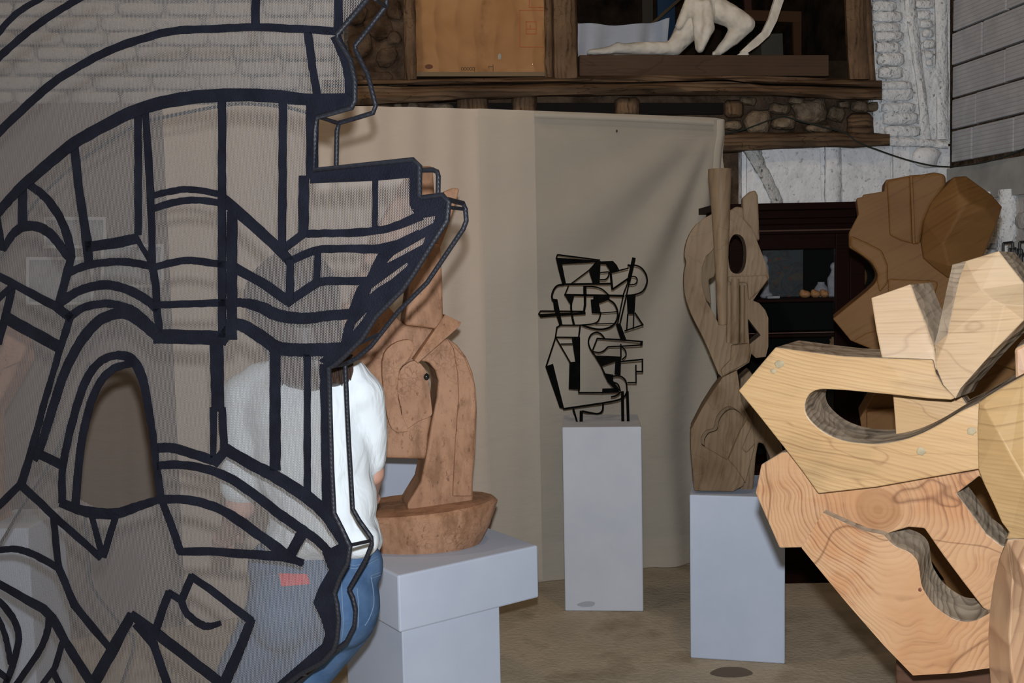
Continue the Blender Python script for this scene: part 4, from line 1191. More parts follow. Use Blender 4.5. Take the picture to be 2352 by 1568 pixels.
back_rod([(205, 832), (150, 990), (105, 1080), (50, 1165), (0, 1250), (-60, 1350)], 0.0045)
back_rod([(195, 1180), (204, 1290), (215, 1352), (275, 1432), (308, 1470), (292, 1535), (275, 1580)], 0.0045)
for (x, y), (x2, y2) in (((729, 268), (779, 283)), ((862, -2), (886, 15)), ((1028, 458), (1064, 467)), ((1030, 476), (1066, 480)), ((818, 792), (868, 768)), ((762, 842), (797, 834)), ((803, 1252), (853, 1241)), ((690, 1548), (704, 1549)), ((962, 391), (962, 391.5))):
    tube('tie_rod', [MP.at(x, y, -0.002), MP.at(x2, y2, BD)], 0.0045, MAT['rod'], prof, 6)
# its stand, below the picture
zb_ = MP.at(200, 1750).z
for px_ in (80, 480):
    p_ = MP.at(px_, 1700, 0.04)
    tube('stand_pole', [(p_.x, p_.y, 0.03), (p_.x, p_.y, zb_ + 0.12)], 0.018, MAT['rod'], prof, 10)
    tube('stand_tie', [(p_.x, p_.y, zb_ + 0.05), tuple(MP.at(px_, 1700, -0.002))], 0.008, MAT['rod'], prof, 6)
p_ = MP.at(280, 1700, 0.04)
box('stand_base', (p_.x, p_.y, 0.015), (0.75, 0.5, 0.03), MAT['rod'], prof, -0.45, 0.003)
# ------------------------------------------------------------------ brown carving behind, right
BR = Plane(P(2060, 600, 3.55), (0.30, 0.95, 0))
bb = BR.at(2120, 1000, 0.15)
MAT['brown'] = wood('walnut_brown_wood', (0.1472, 0.07125, 0.0228), (0.1045, 0.0475, 0.01425), (0.0475, 0.019, 0.0057), 55.0, (0.2, 0.5, 0), warp=0.10, wscale=2.5, rough=0.6, spec=0.12, chip=0.1, chip_scale=14, cracks=0.0, stretch=(0.6, 0.6, 1), line=0.25)
bro = thing('wood_carving', (bb.x, bb.y, 0), 'big smooth brown wood carving like a flaring leaf standing before the dark cabinet', 'sculpture')
nose = cr([(1951, 568), (1981, 587), (2003, 606), (2015, 629), (2011, 648), (1992, 668)], 4)
slab('torso', [(1967, 455), (1981, 452), (1982, 447), (2031, 439), (2034, 413), (2046, 411), (2093, 402), (2160, 398), (2174, 430), (2200, 520), (2210, 640), (2330, 760), (2420, 900), (2440, 1100), (2380, 1300), (2210, 1420), (2190, 1400), (2168, 1330), (2120, 1260),
                (2050, 1180), (1990, 1060), (1975, 960), (2010, 900), (2040, 850), (2010, 810), (1998, 800), (1954, 782), (1913, 732)] + nose[::-1] + [(1950, 534), (1972, 492)], BR, 0.0, 0.26, MAT['brown'], bro, bev=0.010, seg=3)
slab('cheek_plane', [(2036, 418), (2046, 413), (2092, 404), (2094, 470), (2097, 560), (2070, 553), (2043, 540), (2040, 470)], BR, -0.010, 0.05, MAT['brown'], bro, bev=0.008, seg=3)
slab('raised_flute', [(2093, 404), (2118, 400), (2146, 395), (2172, 400), (2174, 424), (2140, 470), (2122, 510), (2114, 560), (2097, 561)], BR, -0.022, 0.08, MAT['brown'], bro, bev=0.016, seg=3)
slab('ridge', [(2090, 404), (2096, 403), (2100, 480), (2103, 560), (2096, 560), (2093, 480)], BR, -0.036, 0.03, MAT['brown'], bro, bev=0.003)
lobe = [(2191, 406, .02), (2219, 404, .05), (2278, 447, .05), (2302, 475, .06), (2289, 517, .05), (2273, 554, .05), (2258, 590, .05), (2230, 625, .05), (2177, 638, .03), (2146, 615, .03), (2121, 593, .03), (2115, 556, .03), (2121, 506, .03), (2138, 464, .03),
        (2200, 440, -.03), (2224, 463, -.045), (2262, 480, -.02), (2200, 500, -.055), (2165, 560, -.045), (2180, 610, -.02)]
lfz = [(0, 1, 15, 14), (1, 2, 16, 15), (2, 3, 16), (3, 4, 16), (4, 17, 15, 16), (4, 5, 17), (5, 6, 18, 17), (6, 7, 19, 18), (7, 8, 19), (8, 9, 19), (9, 10, 18, 19), (10, 11, 18), (11, 12, 18), (12, 17, 18), (12, 13, 14, 17), (13, 0, 14), (14, 15, 17)]
facets('lobe', lobe, lfz, BR, -0.05, 0.24, MAT['brown'], bro, 0.006)
slab('lower_fold', [(1958, 784), (1990, 765), (2018, 758), (2030, 800), (2060, 850), (2020, 830), (1998, 800)], BR, -0.008, 0.05, MAT['brown'], bro, bev=0.006)
slab('neck_plane', [(1953, 566), (1953, 540), (1990, 556), (2026, 575), (2040, 610), (2040, 650), (2020, 672), (2014, 645), (2016, 628), (2003, 604), (1981, 587)], BR, -0.008, 0.04, MAT['brown'], bro, bev=0.008)
slab('flank_plane', [(2040, 640), (2150, 645), (2155, 652), (2135, 720), (2090, 790), (2040, 780)], BR, -0.012, 0.04, MAT['brown'], bro, bev=0.006)
slab('flank_plane', [(1990, 945), (2060, 940), (2140, 960), (2140, 1010), (2030, 1050), (1992, 1050)], BR, -0.03, 0.06, MAT['brown'], bro, bev=0.008)
slab('shoulder', [(2255, 760), (2290, 735), (2400, 760), (2420, 870), (2330, 850), (2270, 830)], BR, -0.07, 0.1, MAT['brown'], bro, bev=0.008)
zb_ = BR.at(2200, 1420).z
fb = BR.at(2260, 1400, 0.12)
brs = thing('plinth', (fb.x, fb.y, 0), 'dark low block carrying the big smooth brown carving', 'plinth')
box('body', (fb.x, fb.y, (zb_ - 0.0) / 2), (0.5, 0.4, zb_), MAT['stand'], brs, -0.3, 0.005)
# carve the foot down onto the block
slab('foot', [(2180, 1330), (2380, 1290), (2380, 1425), (2195, 1425)], BR, 0.02, 0.2, MAT['brown'], bro, bev=0.008)

# ------------------------------------------------------------------ weathered carving on the right plinth
pc_ = (qr[0] + qr[2]) / 2
dr = (qr[1] - qr[0]).normalized()
DW = Plane((qr[0] + qr[1]) / 2 + (qr[3] - qr[0]) * 0.16, (0.14, 1, 0))
MAT['drift'] = wood('weathered_grey_wood', (0.23, 0.16, 0.098), (0.14, 0.09, 0.052), (0.06, 0.034, 0.017), 50.0, (0, 1.45, 0), warp=0.14, wscale=4.0, rough=0.5, spec=0.08, chip=0.5, chip_scale=24, cracks=0.2, crack_scale=4, stretch=(1, 1, 0.5), patch=(0.12, 0.07, 0.036), line=0.3)
MAT['drift_dark'] = wood('weathered_wood_hollow', (0.20, 0.14, 0.085), (0.14, 0.095, 0.06), (0.06, 0.035, 0.02), 50.0, (0, 1.45, 0), warp=0.10, wscale=4.0, rough=0.7, spec=0.12, chip=0.35, chip_scale=28, cracks=0.2, crack_scale=4, stretch=(1, 1, 0.4), line=0.35)
dwg = thing('wood_carving', (pc_.x, pc_.y, zt_r), 'tall weathered grey-brown carving pierced with an oval hole on the low wide plinth', 'sculpture')
lc = cr([(1637, 490), (1601, 513), (1579, 549), (1572, 584), (1576, 602), (1571, 632), (1573, 676), (1588, 722), (1614, 773), (1634, 819), (1650, 858)], 3)
slot = [(1636, 575), (1646, 560), (1650, 640), (1650, 742), (1640, 722), (1622, 690), (1612, 655), (1612, 615), (1622, 588)]
oval = cr([(1688, 538), (1706, 545), (1714, 574), (1711, 612), (1698, 628), (1679, 622), (1673, 590), (1676, 555)], 3, True)
tri = [(1718, 732), (1747, 770), (1721, 791)]
slab('crescent', lc + [(1660, 868), (1690, 852), (1721, 832), (1726, 812), (1736, 822), (1759, 819), (1765, 796), (1765, 730), (1758, 712), (1744, 696), (1730, 690), (1745, 668), (1767, 638), (1759, 605), (1745, 568), (1729, 528), (1703, 498), (1688, 484), (1665, 480)],
     DW, 0.0, 0.14, [MAT['drift'], MAT['drift_dark']], dwg, [slot, oval, tri], bev=0.010, seg=3)
slab('hollow_back', [(1610, 580), (1640, 556), (1652, 600), (1640, 636), (1628, 642), (1634, 700), (1622, 690), (1608, 650)], DW, 0.06, 0.06, [MAT['drift_dark'], MAT['drift_dark']], dwg, bev=0.006)
pole = [(1653, 388, 25), (1653, 400, 25.5), (1655, 450, 22), (1656, 513, 19), (1657, 600, 15), (1658, 680, 12), (1660, 745, 10)]
tube('pole', [DW.at(x, y, -0.03) for x, y, w_ in pole], [w_ * 4.5 / FPX for x, y, w_ in pole], MAT['drift'], dwg, 12)
slab('upright_fin', [(1705, 455), (1722, 440), (1735, 436), (1741, 449), (1743, 500), (1745, 552), (1735, 552), (1722, 520), (1707, 505)], DW, 0.02, 0.08, MAT['drift'], dwg, bev=0.008, seg=3)
slab('shoulder', [(1675, 484), (1690, 474), (1706, 476), (1725, 520), (1700, 520), (1680, 505)], DW, 0.03, 0.1, MAT['drift'], dwg, bev=0.008, seg=3)
for x, r_, y0, y1 in ((1688, 10, 640, 788), (1705, 6, 655, 786), (1674, 6, 655, 786)):
    tube('fluted_rib', [DW.at(x, y0, -0.008), DW.at(x + 0.5, (y0 + y1) / 2, -0.012), DW.at(x, y1, -0.006)], [r_ * 4.4 / FPX] * 3, MAT['drift'], dwg, 10)
slab('cross_block', [(1672, 640), (1672, 635), (1760, 632), (1766, 640), (1745, 668), (1720, 690), (1716, 650), (1672, 648)], DW, -0.014, 0.05, MAT['drift'], dwg, bev=0.006)
slab('chin_block', [(1680, 792), (1722, 788), (1724, 812), (1720, 832), (1690, 848), (1660, 866), (1655, 850), (1678, 826)], DW, -0.02, 0.08, MAT['drift'], dwg, bev=0.008)
body = [(1660, 866), (1640, 895), (1614, 935), (1586, 987), (1587, 1038), (1591, 1080), (1594, 1127), (1683, 1129), (1707, 1116), (1720, 1075), (1734, 1018), (1729, 972), (1714, 946), (1703, 921), (1698, 880), (1693, 850)]
heart = cr([(1612, 1022), (1611, 1005), (1622, 989), (1640, 982), (1645, 960), (1660, 940), (1678, 934), (1698, 946)], 3) + [(1710, 962), (1698, 990), (1670, 1056)]
slab('lower_body', body, DW, -0.03, 0.07, [MAT['drift'], MAT['drift_dark']], dwg, [heart], bev=0.007, seg=2)
slab('heart_relief', [(x + 7, y + 6) for x, y in heart[:-3]] + [(1712, 966), (1699, 994), (1672, 1058)], DW, -0.022, 0.04, MAT['drift'], dwg, bev=0.004)
slab('lower_core', [(1655, 880), (1640, 900), (1616, 938), (1590, 989), (1592, 1040), (1598, 1128), (1680, 1129), (1702, 1116), (1728, 1018), (1724, 975), (1700, 921), (1690, 860)], DW, 0.005, 0.2, [MAT['drift'], MAT['drift_dark']], dwg, bev=0.006)
slab('hip_block', [(1705, 1030), (1715, 1040), (1735, 1018), (1712, 1110), (1690, 1075), (1672, 1056), (1702, 986), (1716, 962), (1728, 975)], DW, -0.045, 0.05, MAT['drift'], dwg, bev=0.006)
slab('side_wing', [(1700, 870), (1722, 850), (1742, 880), (1738, 925), (1755, 960), (1785, 985), (1800, 1040), (1800, 1128), (1775, 1128), (1768, 1050), (1755, 1020), (1742, 1016), (1736, 1050), (1730, 1128), (1700, 1128), (1700, 960)], DW, 0.06, 0.14, [MAT['drift'], MAT['drift_dark']], dwg, bev=0.008, seg=3)

# ------------------------------------------------------------------ reddish carving on the near plinth
RD = Plane(P(960, 1150, 3.72), (-0.25, 1, 0))
m, nt, b = new_mat('reddish_gnarled_wood')
v = coords(nt)
n1 = noise(nt, v, 5.0, 5, 0.6, 0.4)
wv = nd(nt, 'ShaderNodeTexNoise', Scale=16.0, Detail=3.0)
nt.links.new(v, wv.inputs['Vector'])
av = nd(nt, 'ShaderNodeVectorMath', operation='MULTIPLY_ADD')
av.inputs[1].default_value = (0.09, 0.09, 0.09)
nt.links.new(wv.outputs['Color'], av.inputs[0]); nt.links.new(v, av.inputs[2])
vo = nd(nt, 'ShaderNodeTexVoronoi', Scale=42.0)
vo.feature = 'DISTANCE_TO_EDGE'
nt.links.new(av.outputs[0], vo.inputs['Vector'])
n2 = ramp(nt, vo.outputs['Distance'], [(0.0, 1.0), (0.05, 0.5), (0.12, 0.0)])
n5 = ramp(nt, noise(nt, v, 8.0, 4, 0.6), [(0.48, 0.0), (0.68, 0.6)])
mm_ = nd(nt, 'ShaderNodeMath', operation='MULTIPLY')
nt.links.new(n2, mm_.inputs[0]); nt.links.new(n5, mm_.inputs[1])
c = ramp(nt, n1, [(0.3, (0.35, 0.18, 0.10)), (0.68, (0.46, 0.26, 0.158))])
c = mixc(nt, c, (0.13, 0.05, 0.022), mm_.outputs[0])
c = mixc(nt, c, (0.20, 0.10, 0.05), ramp(nt, noise(nt, coords(nt, (1, 1, 0.35), (0, 0, 0), (3, 1, 2)), 15.0, 5, 0.65), [(0.47, 0.0), (0.66, 0.75)]))
c = mixc(nt, c, (0.10, 0.045, 0.02), ramp(nt, noise(nt, coords(nt, (1, 1, 0.5), (0.4, 0.2, 0), (1, 5, 2)), 60.0, 3, 0.7), [(0.60, 0.0), (0.70, 0.6)]))
nt.links.new(c, b.inputs['Base Color'])
b.inputs['Roughness'].default_value = 0.6
b.inputs['Specular IOR Level'].default_value = 0.25
bump(nt, b, noise(nt, v, 40.0, 4), 0.3, 0.006)
MAT['reddish'] = m
rc = RD.at(958, 1200, 0.10)
rdd = thing('wood_carving', (rc.x, rc.y, NEAR_TOP), 'reddish gnarled wood carving with an arched column rising from a tub-shaped base', 'sculpture')
# tub base: a faceted bowl, wider at the rim
def tub_ring(z, rx, ry, cx, cy, n=22, tw=0.12):
    return [Vector((cx + rx * math.cos(2 * math.pi * k / n) , cy + ry * math.sin(2 * math.pi * k / n), z + 0.02 * math.cos(2 * math.pi * k / n) * (1 if z > NEAR_TOP + 0.1 else 0))) for k in range(n)]
zr = RD.at(1144, 1143, 0.06).z - 0.02
xr = RD.at(1144, 1143, 0.06).x
cx_ = rc.x + 0.0
loft('tub_base', [tub_ring(NEAR_TOP, (xr - cx_) * 0.79, 0.17, cx_, rc.y), tub_ring(NEAR_TOP + (zr - NEAR_TOP) * 0.5, (xr - cx_) * 0.9, 0.19, cx_, rc.y), tub_ring(zr, (xr - cx_), 0.205, cx_, rc.y),
                  tub_ring(zr + 0.012, (xr - cx_) * 0.95, 0.19, cx_, rc.y)], MAT['reddish'], rdd, smooth=20)
colm = [(936, 1158), (967, 1107), (982, 1033), (994, 960), (1004, 911), (1007, 874), (1000, 850), (985, 832), (965, 828), (1000, 795), (1028, 776), (1050, 792), (1071, 819), (1086, 855), (1094, 895), (1096, 942), (1092, 1040), (1086, 1100), (1087, 1142), (1087, 1165), (936, 1170)]
slab('arched_column', colm, RD, 0.03, 0.16, MAT['reddish'], rdd, bev=0.022, seg=4)
slab('column_ridge', [(1028, 778), (1042, 800), (1052, 860), (1054, 915), (1046, 1020), (1040, 1140), (1084, 1140), (1088, 1040), (1094, 942), (1090, 880), (1068, 822)], RD, 0.018, 0.06, MAT['reddish'], rdd, bev=0.012, seg=3)
face_ = [(790, 700), (880, 690), (930, 746), (1018, 758), (1005, 800), (965, 828), (952, 842), (962, 880), (984, 930), (992, 960), (984, 1000), (982, 1055), (870, 1052), (780, 1050)]
slab('head', face_, RD, 0.05, 0.15, MAT['reddish'], rdd, bev=0.014, seg=3)
slab('cheek', cr([(878, 830), (900, 792), (940, 780), (952, 800), (935, 830), (918, 850), (914, 900), (922, 950), (938, 985), (926, 992), (900, 985), (885, 930)], 3, True), RD, 0.02, 0.08, MAT['reddish'], rdd, bev=0.012, seg=3)
slab('nose', cr([(918, 852), (950, 828), (975, 845), (985, 880), (992, 935), (990, 955), (960, 968), (930, 985), (922, 940), (914, 900)], 3, True), RD, 0.03, 0.09, MAT['reddish'], rdd, bev=0.016, seg=4)
stone('eye_stone', 980, 865, 14, 17, 0.03, 0.02, plain('black_eye_stone', (0.01, 0.012, 0.012), 0.2, 0.6), rdd, RD, 10, 0.1, 2)
facets('blade', [(952, 827, -.02), (1022, 722, .02), (1060, 740, -.01), (1055, 750, -.012), (960, 834, -.02), (1016, 776, .03)], [(0, 1, 2, 3, 4)], RD, 0.0, 0.10, MAT['reddish'], rdd, 0.003)
slab('upper_column', [(940, 560), (1012, 560), (1016, 636), (1019, 758), (975, 752), (930, 746), (943, 642)], RD, 0.02, 0.14, MAT['reddish'], rdd, bev=0.010, seg=3)
slab('upper_column', [(952, 381), (994, 381), (1000, 460), (1006, 570), (930, 575), (900, 700), (800, 712), (850, 560)], RD, 0.05, 0.14, MAT['reddish'], rdd, bev=0.010, seg=3)
slab('fin', [(1020, 440), (1040, 431), (1056, 433), (1050, 455), (1030, 520), (1010, 572), (998, 572), (1002, 480)], RD, 0.03, 0.05, MAT['reddish'], rdd, bev=0.006)
# ------------------------------------------------------------------ things far left, half hidden by the mesh
lp0 = (ql[0] + ql[2]) / 2
LW = Plane((ql[0] + ql[1]) / 2 + (ql[3] - ql[0]) * 0.3, (0, 1, 0))
lwc = thing('wood_carving', (lp0.x, lp0.y, LEFT_TOP), 'small pinkish wood carving on the far left plinth seen through the mesh', 'sculpture')
slab('trunk', [(-70, 1216), (-60, 1080), (-80, 960), (-20, 800), (15, 740), (40, 775), (48, 830), (10, 900), (-25, 960), (-20, 1040), (-25, 1120), (0, 1216)], LW, 0.0, 0.12, MAT['reddish'], lwc, bev=0.012, seg=3)
slab('brow', [(-30, 800), (22, 745), (62, 790), (46, 830), (0, 850)], LW, -0.03, 0.06, MAT['reddish'], lwc, bev=0.01)
frame_m = mottled('pale_picture_frame', (0.38, 0.38, 0.39), (0.44, 0.44, 0.44), 8, 0.7, 0.1, 0.002, 60)
print_m = mottled('faint_grey_print', (0.18, 0.18, 0.19), (0.28, 0.28, 0.28), 9, 0.8, 0.0)
for (x0, y0, x1, y1, lab) in ((100, 498, 244, 570, 'wide grey print in a pale frame hung high on the far left cloth'),
                              (60, 590, 215, 700, 'larger grey print in a pale frame hung low on the far left cloth'),
                              (232, 560, 376, 660, 'grey print in a pale frame hung rightmost on the far left cloth')):
    p0_ = CUR.at((x0 + x1) / 2, y1, -0.01)
    t = thing('framed_print', p0_, lab, 'picture', 'framed prints behind the mesh')
    slab('print', [(x0 + 6, y0 + 6), (x1 - 6, y0 + 6), (x1 - 6, y1 - 6), (x0 + 6, y1 - 6)], CUR, -0.02, 0.008, print_m, t, bev=0)
    slab('frame', [(x0, y0), (x1, y0), (x1, y1), (x0, y1)], CUR, -0.028, 0.02, frame_m, t, [[(x0 + 7, y0 + 7), (x0 + 7, y1 - 7), (x1 - 7, y1 - 7), (x1 - 7, y0 + 7)]], bev=0)
# ------------------------------------------------------------------ dark glazed cabinet
CY = 5.25
CB = Plane((0, CY, 0), (0, 1, 0))
MAT['mahog'] = wood('dark_mahogany', (0.011, 0.0035, 0.0025), (0.007, 0.0025, 0.0018), (0.003, 0.001, 0.001), 50, warp=0.05, rough=0.5, spec=0.04, chip=0.0, cracks=0.0, stretch=(0.4, 1, 1), line=0.4)
MAT['cab_in'] = plain('dark_cabinet_lining', (0.004, 0.005, 0.005), 0.85, 0.02)
m, nt, b = new_mat('cabinet_glass')
out = nt.nodes['Material Output']
tr_ = nd(nt, 'ShaderNodeBsdfTransparent')
gl = nd(nt, 'ShaderNodeBsdfGlossy', Roughness=0.05)
mx = nd(nt, 'ShaderNodeMixShader', Fac=0.02)
nt.links.new(tr_.outputs[0], mx.inputs[1]); nt.links.new(gl.outputs[0], mx.inputs[2]); nt.links.new(mx.outputs[0], out.inputs[0])
MAT['glass'] = m
cl0, cr0 = CB.at(1676, 700), CB.at(2240, 700)
XL, XR = cl0.x, cr0.x
def cz(py, px=1830): return CB.at(px, py).z
cab = thing('display_cabinet', ((XL + XR) / 2, CY + 0.17, 0), 'dark mahogany display cabinet with glazed doors standing against the far wall', 'cabinet')
DP = 0.34
def cb(name, x0, x1, z0, z1, y0, y1, mat, parent=cab, bev=0.004):
    return box(name, ((x0 + x1) / 2, (y0 + y1) / 2, (z0 + z1) / 2), (x1 - x0, y1 - y0, z1 - z0), mat, parent, 0, bev)
ztop = cz(467)
cb('cornice', XL - 0.095, XR + 0.06, ztop - 0.035, ztop, CY - 0.07, CY + DP, MAT['mahog'])
cb('cornice', XL - 0.055, XR + 0.04, ztop - 0.075, ztop - 0.035, CY - 0.045, CY + DP, MAT['mahog'])
cb('cornice', XL - 0.02, XR + 0.02, ztop - 0.105, ztop - 0.075, CY - 0.02, CY + DP, MAT['mahog'])
cb('frieze', XL, XR, ztop - 0.155, ztop - 0.105, CY, CY + DP, MAT['mahog'])
cb('moulding', XL - 0.015, XR + 0.015, cz(531), cz(527), CY - 0.012, CY + 0.02, plain('moulding_highlight', (0.07, 0.04, 0.03), 0.3, 0.3))  # paler colour paints the highlight along the moulding
cb('side_panel', XL, XL + 0.02, 0.06, ztop - 0.105, CY, CY + DP, MAT['mahog'])
cb('side_panel', XR - 0.02, XR, 0.06, ztop - 0.105, CY, CY + DP, MAT['mahog'])
cb('back_panel', XL, XR, 0.06, ztop - 0.105, CY + DP - 0.015, CY + DP, MAT['cab_in'])
cb('plinth_base', XL - 0.02, XR + 0.02, 0.0, 0.10, CY - 0.02, CY + DP, MAT['mahog'])
zsh = [cz(686), cz(768), 0.62, 0.12]
for z_ in zsh:
    cb('shelf', XL + 0.02, XR - 0.02, z_ - 0.018, z_, CY + 0.04, CY + DP - 0.015, MAT['mahog'])
cb('shelf_lip', XL + 0.02, XR - 0.02, cz(766), cz(764), CY + 0.034, CY + 0.04, plain('pale_shelf_edge', (0.10, 0.05, 0.04), 0.35, 0.5), cab, 0)  # thin paler line along the lower shelf edge
XM = CB.at(1934, 700).x
def door(x0, x1):
    d_ = cb('door', x0, x0 + 0.075, 0.10, ztop - 0.155, CY - 0.004, CY + 0.022, MAT['mahog'])
    cb('stile', x1 - 0.075, x1, 0.10, ztop - 0.155, CY - 0.004, CY + 0.022, MAT['mahog'], d_)
    cb('top_rail', x0 + 0.075, x1 - 0.075, ztop - 0.23, ztop - 0.155, CY - 0.002, CY + 0.02, MAT['mahog'], d_)
    cb('bottom_panel', x0 + 0.075, x1 - 0.075, 0.10, 0.62, CY - 0.002, CY + 0.02, MAT['mahog'], d_)
    cb('glass_pane', x0 + 0.075, x1 - 0.075, 0.62, ztop - 0.23, CY + 0.008, CY + 0.012, MAT['glass'], d_, 0)
    return d_
XC = CB.at(1952, 700).x
door(XL, XC)
door(XC, XR)
# objects on the cabinet shelf
zsf = zsh[0]
IN = Plane((0, CY + 0.20, 0), (0, 1, 0))
IB = Plane((0, CY + 0.27, 0), (0, 1, 0))
zsp = IN.at(1850, 680).z
m, nt, b = new_mat('dim_blue_painting')
v = coords(nt)
n1 = noise(nt, v, 12.0, 3, 0.5, 1.5)
c = ramp(nt, n1, [(0.35, (0.035, 0.026, 0.014)), (0.45, (0.010, 0.019, 0.022)), (0.49, (0.004, 0.004, 0.005)), (0.52, (0.012, 0.022, 0.026)), (0.7, (0.014, 0.02, 0.022))])
nt.links.new(c, b.inputs['Base Color'])
b.inputs['Roughness'].default_value = 0.6
pt0, pt1 = IB.at(1752, 566), IB.at(1846, 566)
pnt = thing('small_painting', ((pt0.x + pt1.x) / 2, CY + 0.28, zsf), 'small dark blue painting with red dots leaning inside the cabinet', 'painting')
bx_ = box('canvas', ((pt0.x + pt1.x) / 2, CY + 0.285, (pt0.z + zsf) / 2), (pt1.x - pt0.x, 0.015, pt0.z - zsf), m, pnt, 0, 0.002)
dots = plain('red_dot_paint', (0.10, 0.02, 0.01), 0.6)
for x, y in ((1790, 594), (1806, 614), (1788, 626), (1780, 652), (1815, 640), (1812, 680), (1768, 598)):
    p_ = Plane((0, CY + 0.277, 0), (0, 1, 0)).at(x, y)
    tube('red_dot', [p_, p_ + Vector((0, -0.003, 0))], 0.007, dots, pnt, 8)
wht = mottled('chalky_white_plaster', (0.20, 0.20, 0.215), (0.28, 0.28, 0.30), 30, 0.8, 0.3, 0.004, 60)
shellm = mottled('orange_shell', (0.26, 0.12, 0.045), (0.36, 0.19, 0.085), 40, 0.6, 0.4, 0.004, 70)
amber = mottled('amber_wood', (0.09, 0.045, 0.015), (0.15, 0.08, 0.03), 18, 0.6, 0.2, 0.004, 40)
def shelf_x(px): return IN.at(px, 640).x
def lathe(name, x, y, z, prof_, mat, label, cat, group=None, n=14):
    rings = [[Vector((x + r_ * math.cos(2 * math.pi * k / n), y + r_ * math.sin(2 * math.pi * k / n), z + h_)) for k in range(n)] for r_, h_ in prof_]
    o = loft(name, rings, mat, None, 50, (x, y, z))
    return tag(o, label, cat, group)
U = (CY + 0.2) / FPX
lathe('white_jar', shelf_x(1886), CY + 0.2, zsf, [(0.028, 0), (0.036, 0.02), (0.036, 0.045), (0.024, 0.062), (0.018, 0.07), (0.019, 0.078), (0.0, 0.079)], wht, 'small rounded white jar beside the orange shells on the cabinet shelf', 'jar')
figu = blob('white_figurine', [('c', (shelf_x(1911), CY + 0.2, zsf + 0.02), (shelf_x(1911), CY + 0.2, zsf + 0.09), 0.022, 0.026), ('c', (shelf_x(1911), CY + 0.2, zsf + 0.1), (shelf_x(1914), CY + 0.2, zsf + 0.13), 0.018, 0.014),
                               ('e', (shelf_x(1915), CY + 0.2, zsf + 0.158), (0.02, 0.02, 0.024)), ('e', (shelf_x(1911), CY + 0.2, zsf + 0.01), (0.03, 0.026, 0.014))], wht, None, 0.005, 3, (shelf_x(1911), CY + 0.2, zsf))
tag(figu, 'small standing white figurine next to the door frame in the cabinet', 'figurine')
fig2 = blob('white_figurine', [('c', (shelf_x(1758), CY + 0.2, zsf + 0.03), (shelf_x(1755), CY + 0.2, zsf + 0.16), 0.022, 0.026), ('e', (shelf_x(1755), CY + 0.2, zsf + 0.20), (0.022, 0.022, 0.028)),
                               ('e', (shelf_x(1760), CY + 0.2, zsf + 0.014), (0.036, 0.03, 0.02))], wht, None, 0.005, 3, (shelf_x(1758), CY + 0.2, zsf))
tag(fig2, 'taller white figurine in front of the blue painting in the cabinet', 'figurine')
tag(box('white_card', (shelf_x(1766), CY + 0.12, zsf + 0.006), (0.065, 0.04, 0.012), wht, None, 0, 0.002), 'small flat white card at the shelf edge below the blue painting', 'card')
for px_, w_, lab in ((1840, 0.05, 'ribbed orange shell lying furthest left on the cabinet shelf'), (1864, 0.045, 'ribbed orange shell in the middle of three on the cabinet shelf'), (1884, 0.04, 'small orange shell in front of the white jar in the cabinet')):
    x_ = shelf_x(px_)
    o = blob('orange_shell', [('e', (x_, CY + 0.13, zsf + 0.018), (w_ * 0.6, 0.03, 0.02)), ('e', (x_ - w_ * 0.25, CY + 0.13, zsf + 0.024), (w_ * 0.3, 0.024, 0.02)), ('e', (x_ + w_ * 0.3, CY + 0.13, zsf + 0.016), (w_ * 0.3, 0.022, 0.016))], shellm, None, 0.005, 2, (x_, CY + 0.13, zsf))
    tag(o, lab, 'shell', 'orange shells in the cabinet')
x_ = shelf_x(1968)
o = blob('amber_bust', [('e', (x_, CY + 0.17, zsf + 0.10), (0.045, 0.04, 0.06)), ('e', (x_ - 0.02, CY + 0.17, zsf + 0.06), (0.05, 0.04, 0.05)), ('e', (x_ - 0.02, CY + 0.17, zsf + 0.02), (0.04, 0.04, 0.022)), ('e', (x_ - 0.03, CY + 0.17, zsf + 0.14), (0.025, 0.03, 0.03))], amber, None, 0.006, 3, (x_, CY + 0.17, zsf))
tag(o, 'small amber-brown carved bust behind the cabinet door frame', 'figurine')
z2 = zsh[2]
x_ = IN.at(1912, 800).x
o = blob('dried_flower', [('c', (x_, CY + 0.12, z2 + 0.01), (x_, CY + 0.12, cz(800)), 0.012, 0.02)] + [('c', (x_, CY + 0.12, cz(815)), (x_ + 0.04 * math.cos(a_), CY + 0.12, cz(790) + 0.04 * math.sin(a_)), 0.009, 0.006) for a_ in np.linspace(0, 6.28, 12)[:-1]], amber, None, 0.005, 2, (x_, CY + 0.12, z2))
tag(o, 'dry straw-coloured tuft on the lower shelf of the cabinet', 'plant')

